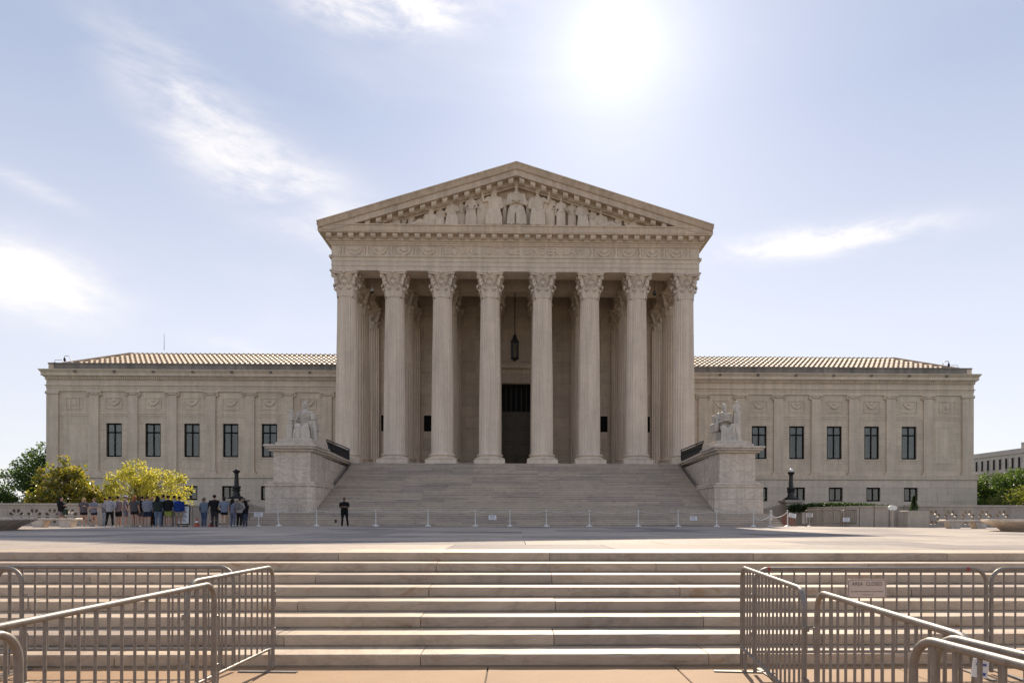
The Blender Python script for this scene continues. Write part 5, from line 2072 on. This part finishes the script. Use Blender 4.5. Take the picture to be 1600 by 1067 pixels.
def barricade(p0, p1, label, mat=m_steel, base=0.0, tape=(), rail=.0195, group='metal crowd barriers by the plaza steps', hooks=True, frac=None):
    d = Vector((p1[0] - p0[0], p1[1] - p0[1]))
    L = d.length
    b = empty('crowd_barrier', (p0[0], p0[1], base), label=label, cat='barrier', group=group)
    b.rotation_euler = (0, 0, math.atan2(d.y, d.x))
    lb(MB().tube(rail_pts(L, 1.06, zb=.02), rail, 12), 'frame', mat, b, 60)
    lb(MB().tube([(0, 0, .23), (L, 0, .23)], rail * .8, 10), 'bottom_rail', mat, b, 60)
    n = int(round(L / .127))
    for i in range(1, n):
        x = L * i / n + (rng.uniform(-.004, .004))
        o = lm(me_bar, 'bar', b, (x, 0, 0), rot=(0, rng.uniform(-.011, .011), 0))
        if mat is not m_steel:
            o.data = me_bar_far
    for x in (.12, L - .12):
        lb(MB().box(x - .025, x + .025, -.30, .30, .003, .013).tube([(x, -.012, .013), (x, -.012, .235)], .014, 6), 'foot', mat, b)
    if hooks:
        for z in (.80, .42):
            lb(MB().tube([(L + .015, 0, z), (L + .055, 0, z), (L + .062, 0, z - .02), (L + .062, 0, z - .13), (L + .05, 0, z - .16)], .007, 6), 'hook', mat, b)
            lb(MB().box(-.055, -.018, -.02, .02, z - .03, z + .01), 'socket', mat, b)
    for x in tape:
        lb(MB().tube([(x, 0, 1.06), (x + .03, 0, 1.06)], rail * 1.08, 10), 'tape', m_red, b)
    return b


barricade((-2.58, 5.42), (-2.50, 7.08), 'steel barrier running up to the plaza steps on the seated woman side')
barricade((-2.45, 3.05), (-2.345, 5.36), 'steel barrier end on to the one that meets the steps, seated woman side')
barricade((-2.42, 0.92), (-2.29, 3.19), 'nearest steel barrier on the seated woman side, only its round corner showing')
barricade((-5.22, 6.98), (-2.86, 6.98), 'steel barrier set along the lowest step behind the seated woman side row')
barricade((-7.25, 6.80), (-4.88, 6.84), 'steel barrier along the lowest step farthest to the seated woman side', tape=(1.95,))
barricade((2.07, 4.86), (2.34, 7.02), 'steel barrier running up to the plaza steps on the seated man side')
barricade((1.97, 2.88), (2.11, 4.74), 'steel barrier end on to the one that meets the steps, seated man side')
bs = barricade((1.95, 0.7), (1.755, 2.98), 'nearest steel barrier with a torn white sticker, seated man side')
barricade((2.10, 0.8), (1.885, 3.03), 'steel barrier standing just behind the one with the sticker')
bk = barricade((2.40, 6.80), (4.745, 6.80), 'steel barrier along the lowest step that carries the area closed sign', tape=(.12, 2.14))
barricade((4.80, 6.80), (7.15, 6.80), 'steel barrier along the lowest step beyond the area closed sign')

# sticker on the near barrier
sk = empty('sticker', (1.875, 2.72, .98), label='torn white sticker with blue print on the nearest barrier', cat='sticker')
sk.rotation_euler = (0, 0.12, R(-8))
lb(MB().box(-.030, .030, -.003, .003, -.04, .035), 'label', m_paper, sk)
lb(MB().box(-.018, .020, -.0045, -.0031, .008, .018).box(-.010, .022, -.0045, -.0031, -.030, -.018).box(-.010, -.002, -.0045, -.0031, -.018, -.006), 'print', m_blue, sk)

# sign
sg = empty('area_closed_sign', ((1353.5 - 806) / 155.6, 6.775, 0.865), label='beige sign reading area closed fixed to a crowd barrier', cat='sign')
m_sign = plain('sign_face', (0.55, 0.47, 0.40), 0.5, 0, .05)
W, H = .392, .192
def rrect(w, h, r):
    pts = []
    for cx, cz, a0 in ((w / 2 - r, h / 2 - r, 0), (-w / 2 + r, h / 2 - r, 90), (-w / 2 + r, -h / 2 + r, 180), (w / 2 - r, -h / 2 + r, 270)):
        for t in (0, 30, 60, 90):
            pts.append((cx + r * math.cos(R(a0 + t)), cz + r * math.sin(R(a0 + t))))
    return pts
lb(MB().prism_y(rrect(W, H, .022), -.006, .0), 'board', m_sign, sg)
fr = MB()
o_, i_ = rrect(W - .014, H - .014, .018), rrect(W - .022, H - .022, .015)
k_ = len(o_)
fr.add([(x, -.0068, z) for x, z in o_] + [(x, -.0068, z) for x, z in i_], [(a, (a + 1) % k_, k_ + (a + 1) % k_, k_ + a) for a in range(k_)])
lb(fr, 'border', m_ink, sg)


def sign_text(txt, size, width, z):
    o = lettering(txt, size, width, (0, 0, 0), m_ink, 'lettering', None, 0.0003)
    o.parent = sg
    o.location = (0, -.0072, z)
    o['kind'] = 'stuff'


for q_ in lettering('AREA  CLOSED', .052, .305, (0, 0, 0), m_ink, 'letter', None, 0.0003):
    q_.parent = sg
    q_.location = (0, -.0072, .046)
sign_text('By order of the Supreme Court Marshal', .022, .32, -.028)
sign_text('in the area off', .018, .115, -.060)

# far barrier, railings and cones by the ramp
m_brown = plain('brown_barrier_steel', (0.20, 0.155, 0.11), 0.5, 0.5, 0.2)
me_bar_far = MB().tube([(0, 0, .23), (0, 0, 1.06)], .012, 6).mesh('bar', m_brown, 60)
barricade((18.5, 43.3), (20.8, 43.3), 'brown metal barrier far off by the curved wall, nearer the lamp pier', m_brown, ZP1, rail=.03, group='far brown barriers', hooks=False)
barricade((20.9, 43.3), (23.2, 43.3), 'brown metal barrier far off by the curved wall, nearer the round sign', m_brown, ZP1, rail=.03, group='far brown barriers', hooks=False)
m_orange = plain('orange_plastic', (0.36, 0.06, 0.03), 0.5)
for i, (x, y, lab) in enumerate(((-18.15, 39.2, 'orange traffic cone on the plaza among the queueing people, nearer the information board'), (-17.4, 39.4, 'orange traffic cone on the plaza beside the hooded person'))):
    cn = empty('traffic_cone', (x, y, zp(y)), label=lab, cat='cone', group='orange cones by the queue')
    MB().box(x - .2, x + .2, y - .2, y + .2, zp(y), zp(y) + .04, .01).build('base', m_orange, cn)
    MB().lathe([(.14, .04), (.09, .24), (.035, .46), (.03, .48)], 14, (x, y, zp(y))).build('body', m_orange, cn, smooth=50)
    MB().lathe([(.094, .24), (.066, .34)], 14, (x, y, zp(y))).build('stripe', m_whitepaint, cn, smooth=50)
ob_ = empty('netting_barrier', (17.7, 44.2, ZP1), label='low orange and red netting panel between the end posts and lamp pier', cat='barrier')
nt = MB()
for i in range(9):
    nt.box(17.3 + i * .11, 17.33 + i * .11, 44.2, 44.22, ZP1, ZP1 + .8)
for i in range(6):
    nt.box(17.3, 18.21, 44.185, 44.198, ZP1 + .1 + i * .13, ZP1 + .13 + i * .13)
nt.build('net', plain('faded_orange_net', (0.30, 0.11, 0.06), 0.7), ob_)
MB().tube([(17.28, 44.2, ZP1), (17.28, 44.2, ZP1 + .95)], .02, 6).tube([(18.25, 44.2, ZP1), (18.25, 44.2, ZP1 + .95)], .02, 6).build('stake', m_steel, ob_)

# information board on an A-frame
ab = empty('information_board', (-19.0, 39.3, zp(39.3)), label='black framed information board with a white sheet beside the queue', cat='sign')
ab.rotation_euler = (R(-6), 0, R(8))
f = MB()
f.box(-.38, -.32, -.03, .03, .12, 1.18).box(.32, .38, -.03, .03, .12, 1.18).box(-.319, .319, -.029, .029, .12, .18)
f.prism_y([(-.38, 1.181)] + [(-.38 * math.cos(R(t)), 1.181 + .10 * math.sin(R(t))) for t in range(15, 180, 15)] + [(.38, 1.181)], -.03, .03)
lb(f, 'frame', m_black, ab)
lb(MB().box(-.318, .318, -.012, .0, .182, 1.178), 'sheet', m_paper, ab)
pr = MB()
for i in range(13):
    z = 1.08 - i * .066
    for (a, b2) in ((-.26, -.06 + .05 * (i % 3)), (.0 + .04 * (i % 2), .24 - .06 * ((i * 7) % 4))):
        pr.box(a, b2, -.0135, -.0122, z - .012, z + .012)
lb(pr, 'printed_lines', m_ink, ab)
lb(MB().box(-.30, .30, -.25, .25, .0, .04).tube([(-.25, 0, .04), (-.25, 0, .14)], .02, 6).tube([(.25, 0, .04), (.25, 0, .14)], .02, 6), 'stand', m_black, ab)


# ------------------------------------------------------------------ people
SKIN = [plain('skin_fair', (0.42, 0.24, 0.17), 0.55, 0, .06), plain('skin_tan', (0.30, 0.16, 0.10), 0.55, 0, .06), plain('skin_brown', (0.14, 0.07, 0.045), 0.55, 0, .06)]
m_eye = plain('eye_dark', (0.02, 0.015, 0.012), 0.4)
CM = {}


def cloth(rgb):
    if rgb not in CM:
        CM[rgb] = plain('cloth', rgb, 0.85, 0, 0.22, 9.0, 0.2)
    return CM[rgb]


def person(px, y, H, rotz, label, skin=0, top=(.1, .1, .1), legs='shorts', bottom=(.03, .03, .04), hair=(.03, .02, .015), style='short', arms=('down', 'down'), width=1.0, sleeves='long',
           shoes=(.3, .3, .3), cap=None, stance=.0, bag=None, group='people queueing on the plaza', lean=0.0, tilt=0.15, turn=0.0):
    s_cam = 1067 / (y + ((px - 806) / 1067 * y) * .0192)
    x = (px - 806) / s_cam
    P = empty('person', (x, y, zp(y)), label=label, cat='person', group=group)
    P.rotation_euler = (lean + rng.uniform(-.02, .03), rng.uniform(-.035, .035), rotz + rng.uniform(-.2, .2))
    k = H / 1.75
    K = Matrix.Scale(k, 4)
    b, ex = MB(), MB()
    wd = width * 1.1
    torso = [(0, 0, .86, .155 * wd, .115 * wd), (0, 0, .95, .165 * wd, .12 * wd), (0, 0, 1.08, .145 * wd, .105 * wd), (0, -.005, 1.25, .165 * wd, .115 * wd), (0, 0, 1.38, .185 * wd, .11 * wd), (0, .0, 1.44, .15 * wd, .09), (0, .0, 1.48, .07, .065), (0, -.008, 1.56, .054, .056)]
    b.loft(torso, 16)
    Mh = head(b, ex, Vector((0, -.015, 1.635)), 1.0, turn, tilt, 1)
    legp = {}
    for s in (-1, 1):
        hip = Vector((s * .085 * wd, 0, .90))
        kn = Vector((s * (.10 + stance * .5), -.02 - .03 * s * stance, .49))
        an = Vector((s * (.105 + stance), .02, .085))
        legp[s] = (hip, kn, an)
        b.tube([hip + Vector((0, 0, .03)), hip.lerp(kn, .35), kn, kn.lerp(an, .35) + Vector((0, .015, 0)), kn.lerp(an, .75), an, an - Vector((0, 0, .04))], [.088 * wd, .082 * wd, .056, .056, .042, .036, .038], 10)
        b.tube([an + Vector((0, .03, -.05)), an + Vector((s * .01, -.06, -.05)), an + Vector((s * .02, -.15, -.062))], [.036, .036, .024], 8)
    armp = {}
    for s, a in zip((-1, 1), arms):
        sh = Vector((s * .185 * wd, 0, 1.40))
        if a == 'fold':
            el, wr = Vector((s * .265, -.05, 1.14)), Vector((-s * .04, -.22, 1.18 + .03 * s))
        elif a == 'phone':
            el, wr = Vector((s * .23, -.04, 1.13)), Vector((s * .07, -.26, 1.22))
        elif a == 'hip':
            el, wr = Vector((s * .33, .06, 1.17)), Vector((s * .19, -.05, 1.02))
        elif a == 'out':
            el, wr = Vector((s * .30, .02, 1.16)), Vector((s * .40, -.10, .96))
        else:
            el, wr = Vector((s * .245, .02, 1.13)), Vector((s * .25, -.07, .90))
        armp[s] = (sh, el, wr)
        b.tube([sh - Vector((s * .05, 0, -.01)), sh, sh.lerp(el, .5), el, el.lerp(wr, .4), wr], [.055, .058, .05, .042, .038, .027], 10)
        hand(b, ex, wr, wr - el, (0, -.3, 1) if a in ('fold', 'phone') else (s, 0, .2), .95, .5, s > 0)
    b.xf(K)
    ex.xf(K)
    for i, q in enumerate(ex.m):
        pass
    me = fuse(b, .021, [SKIN[skin], m_eye], 'body', 3, ex)
    lm(me, 'body', P)

    def garment(mb, name, mat, vox=.024):
        mb.xf(K)
        lm(fuse(mb, vox, [mat], name, 2), name, P)
    # upper garment
    g = MB()
    zlo = .84
    tr_ = [(0, 0, zlo, .178 * wd, .135 * wd), (0, 0, .95, .182 * wd, .138 * wd), (0, 0, 1.08, .172 * wd, .13 * wd), (0, -.005, 1.25, .186 * wd, .135 * wd), (0, 0, 1.38, .20 * wd, .128 * wd), (0, 0, 1.45, .155 * wd, .105), (0, 0, 1.495, .082, .08)]
    g.loft(tr_, 16)
    for s in (-1, 1):
        sh, el, wr = armp[s]
        if sleeves == 'long':
            g.tube([sh - Vector((s * .05, 0, -.01)), sh, sh.lerp(el, .5), el, el.lerp(wr, .5), wr.lerp(el, .08)], [.068, .074, .066, .060, .054, .044], 10)
        elif sleeves == 'short':
            g.tube([sh - Vector((s * .05, 0, -.01)), sh, sh.lerp(el, .45), sh.lerp(el, .72)], [.068, .074, .07, .072], 10)
        else:
            g.tube([sh - Vector((s * .05, 0, -.01)), sh - Vector((s * .01, 0, -.02))], [.066, .068], 10)
    garment(g, {'long': 'jacket', 'short': 't_shirt'}.get(sleeves, 'top'), cloth(top))
    # lower garment
    g = MB()
    g.loft([(0, 0, .80, .172 * wd, .128 * wd), (0, 0, .92, .174 * wd, .13 * wd), (0, 0, 1.02, .155 * wd, .115 * wd)], 14)
    for s in (-1, 1):
        hip, kn, an = legp[s]
        if legs == 'shorts':
            e = hip.lerp(kn, .78)
            g.tube([hip + Vector((0, 0, .02)), hip.lerp(kn, .4), e], [.098 * wd, .098 * wd, .095 * wd], 10)
        elif legs == 'short_shorts':
            g.tube([hip + Vector((0, 0, .02)), hip.lerp(kn, .48)], [.098 * wd, .10 * wd], 10)
        else:
            g.tube([hip + Vector((0, 0, .02)), hip.lerp(kn, .4), kn, kn.lerp(an, .5), an + Vector((0, 0, -.02))], [.098 * wd, .092 * wd, .072, .066, .062], 10)
    garment(g, 'shorts' if 'short' in legs else 'trousers', cloth(bottom))
    for s in (-1, 1):
        an = legp[s][2]
        g = MB().tube([an + Vector((0, .055, -.055)), an + Vector((s * .01, -.05, -.045)), an + Vector((s * .02, -.17, -.062))], [.04, .044, .032], 10).box(an.x - .045, an.x + .055, an.y - .19, an.y + .09, .003, .022)
        g.xf(K)
        lb(g, 'shoe', cloth(shoes), P, 50)
    # hair
    hmb = MB()
    hmb.ball((0, .024, .032), (.086, .098, .098), 12)
    if style == 'long':
        hmb.tube([(0, .07, .05), (0, .095, -.06), (0, .10, -.17), (0, .105, -.27)], [.07, .085, .09, .05], 10)
        for s in (-1, 1):
            hmb.tube([(s * .06, .02, .05), (s * .085, .03, -.05), (s * .085, .04, -.18)], [.04, .038, .024], 8)
    elif style == 'bob':
        hmb.tube([(0, .06, .05), (0, .075, -.04), (0, .07, -.12)], [.075, .09, .07], 10)
    elif style == 'pony':
        hmb.tube([(0, .10, .06), (0, .15, .02), (0, .15, -.10), (0, .13, -.2)], [.03, .035, .032, .012], 8)
    elif style == 'hood':
        hmb = MB().ball((0, .02, .0), (.115, .125, .135), 12)
        hmb.tube([(0, .05, -.05), (0, .05, -.16)], [.11, .12], 10)
    hmb.xf(Mh)
    hmb.xf(K)
    lm(fuse(hmb, .018, [cloth(hair)], 'hood' if style == 'hood' else 'hair', 2), 'hood' if style == 'hood' else 'hair', P)
    if cap:
        c = MB()
        c.loft([(0, .01, .045, .092, .108), (0, .01, .085, .090, .104), (0, .015, .125, .062, .07), (0, .015, .138, .02, .02)], 14)
        c.prism_z([(-.07, -.08), (-.06, -.15), (0, -.175), (.06, -.15), (.07, -.08)], .048, .058)
        c.xf(Mh)
        c.xf(K)
        lb(c, 'cap', cloth(cap), P, 50)
    return P, x


def carried(px, P, x, y, dx, dy, z, size, colr, label, kind='bag'):
    w, d, h = size
    o = empty(kind, (x + dx, y + dy, z), label=label, cat=kind)
    g = MB().box(-w / 2, w / 2, -d / 2, d / 2, -h / 2, h / 2, min(size) * .3)
    lb(g, 'pouch' if kind == 'bag' else 'pack', cloth(colr), o)
    lb(MB().tube([(-w * .35, 0, h / 2 - .02), (-w * .2, 0, h / 2 + .12), (w * .2, 0, h / 2 + .12), (w * .35, 0, h / 2 - .02)], .012, 6), 'strap', cloth(colr), o)
    return o


PI = math.pi
BACK = PI                       # facing away from the camera
nv, bk_, gy, dg, lg = (.02, .025, .05), (.012, .012, .014), (.16, .16, .18), (.07, .07, .08), (.30, .31, .34)
p, x = person(95.5, 39.2, 1.70, 1.15, 'woman in a black jacket and mauve grey shorts looking at her phone', 0, bk_, 'shorts', (.22, .17, .18), (.02, .015, .012), 'long', ('phone', 'phone'), 1.0, 'long')
carried(95, p, x, 39.2, .28, -.05, zp(39) + .82, (.26, .14, .34), (.03, .05, .04), 'dark green bag at the side of the woman in the black jacket')
person(131, 39.4, 1.64, .5, 'blonde woman in a dark grey top and black shorts near the bench end', 0, (.10, .09, .10), 'short_shorts', bk_, (.45, .30, .14), 'long', ('down', 'phone'), 1.0, 'short')
person(147.5, 39.3, 1.62, -.2, 'woman in a blue grey t-shirt and navy shorts with folded arms', 0, (.17, .18, .23), 'short_shorts', nv, (.16, .09, .05), 'bob', ('fold', 'fold'), .98, 'short')
person(163, 40.3, 1.66, 2.6, 'person in a grey jacket and pale jeans half hidden behind the light grey sweatshirt', 0, (.15, .14, .16), 'long', (.28, .32, .38), (.02, .02, .02), 'short', ('down', 'down'))
person(171, 39.2, 1.72, BACK + .3, 'person with black hair in a light grey sweatshirt and tight black trousers', 1, lg, 'long', (.008, .008, .01), (.015, .012, .01), 'short', ('hip', 'hip'), 1.0, 'long', stance=.08)
person(186, 39.6, 1.74, BACK - .4, 'dark haired man in a dusty pink grey shirt and black shorts', 0, (.24, .19, .20), 'shorts', bk_, (.03, .02, .015), 'short', ('down', 'phone'), 1.0, 'short')
person(197, 39.1, 1.75, BACK - .9, 'man in a white cap and grey t-shirt with long grey shorts', 0, (.17, .15, .165), 'shorts', (.14, .13, .15), (.04, .03, .02), 'short', ('down', 'down'), 1.02, 'short', cap=(.5, .5, .52))
p, x = person(209.5, 39.0, 1.74, BACK, 'woman with reddish hair in a dark printed t-shirt and black shorts', 0, dg, 'short_shorts', bk_, (.28, .10, .05), 'long', ('down', 'down'), 1.05, 'short')
person(220.5, 39.7, 1.76, BACK + .2, 'man in a black t-shirt and mauve grey shorts', 0, (.012, .011, .013), 'shorts', (.13, .12, .14), (.02, .015, .012), 'short', ('down', 'down'), 1.0, 'short')
person(231.5, 39.1, 1.74, BACK, 'broad person in a slate blue sweatshirt and navy shorts', 0, (.20, .21, .26), 'shorts', nv, (.06, .04, .03), 'short', ('down', 'down'), 1.16, 'long')
person(239, 40.4, 1.74, BACK - .5, 'fair haired person hidden behind the slate blue sweatshirt', 0, (.16, .16, .18), 'long', bk_, (.38, .25, .12), 'bob', ('down', 'down'))
person(247, 39.0, 1.73, BACK, 'woman with long black hair in a dark green jacket and blue jeans', 1, (.022, .034, .032), 'long', (.13, .18, .26), (.012, .01, .01), 'long', ('phone', 'phone'), 1.08, 'long')
person(256.5, 40.6, 1.86, BACK, 'tall man in a blue grey shirt standing behind the black jacket', 0, (.20, .22, .28), 'long', (.10, .10, .12), (.025, .02, .015), 'short', ('down', 'down'))
person(263, 39.1, 1.78, BACK, 'man in a black jacket and lime green shorts', 0, bk_, 'shorts', (.26, .29, .07), (.02, .016, .012), 'short', ('phone', 'down'), 1.05, 'long')
person(273.5, 40.1, 1.80, BACK + .6, 'dark haired man in a pale blue shirt and pale trousers behind the royal blue jacket', 0, (.24, .27, .34), 'long', (.30, .26, .21), (.025, .02, .015), 'short', ('down', 'phone'))
person(279.5, 39.0, 1.72, BACK, 'man in a royal blue jacket and khaki shorts', 1, (.012, .035, .17), 'shorts', (.29, .24, .17), (.02, .015, .012), 'short', ('down', 'down'), 1.02, 'long')
person(318.5, 39.1, 1.66, BACK - .2, 'person with long grey brown hair in a denim shirt and blue jeans beside the board', 0, (.12, .15, .20), 'long', (.05, .08, .15), (.14, .10, .07), 'bob', ('down', 'out'), 1.08, 'long')
p, x = person(335, 39.2, 1.80, BACK + .35, 'man in a black suit and peaked cap holding his arms out', 0, (.010, .010, .012), 'long', (.035, .035, .04), (.02, .015, .012), 'short', ('out', 'out'), 1.05, 'long', cap=(.012, .012, .02), shoes=(.01, .01, .01), turn=.5)
p, x = person(350.5, 39.2, 1.70, BACK, 'woman in a blue grey shirt and black shorts with a shoulder bag', 0, (.17, .20, .27), 'short_shorts', bk_, (.03, .02, .015), 'bob', ('down', 'out'), 1.03, 'short')
carried(350, p, x, 39.2, -.26, -.03, zp(39) + .86, (.24, .12, .20), bk_, 'black shoulder bag beside the woman in blue grey')
person(364, 39.3, 1.60, BACK - .3, 'woman with long dark hair in a dusty blue top and faded jeans', 0, (.17, .17, .24), 'long', (.11, .13, .20), (.02, .014, .012), 'long', ('down', 'down'), .95, 'short', stance=.03)
p, x = person(373.5, 39.3, 1.63, BACK, 'person in a pale grey hoodie and black trousers wearing a backpack', 0, (.30, .29, .28), 'long', (.012, .010, .012), (.02, .016, .014), 'short', ('hip', 'down'), .98, 'long')
carried(373, p, x, 39.3, .0, -.20, zp(39) + 1.18, (.28, .14, .36), (.15, .15, .15), 'grey backpack on the person in the pale hoodie', 'backpack')
person(383, 39.6, 1.50, -1.9, 'person in a black hooded coat leaning forward at the queue end', 1, (.008, .008, .009), 'long', (.05, .06, .10), (.008, .008, .009), 'hood', ('phone', 'phone'), 1.1, 'long', lean=.0)
p, x = person(539, 42.7, 1.78, .15, 'guard in a black uniform standing with folded arms before the stairs', 2, (.007, .007, .008), 'long', (.008, .008, .010), (.01, .008, .008), 'short', ('fold', 'fold'), 1.12, 'short', shoes=(.008, .008, .008), stance=.07, group='guards on the plaza', tilt=.0)
bx_ = MB().box(x - .70, x - .58, 42.9, 43.0, zp(43) + .20, zp(43) + .42, .02)
bx_.build('radio', m_black, at=(x - .64, 42.95, zp(43) + .2), label='small black radio box on the lowest stair beside the guard', cat='radio')
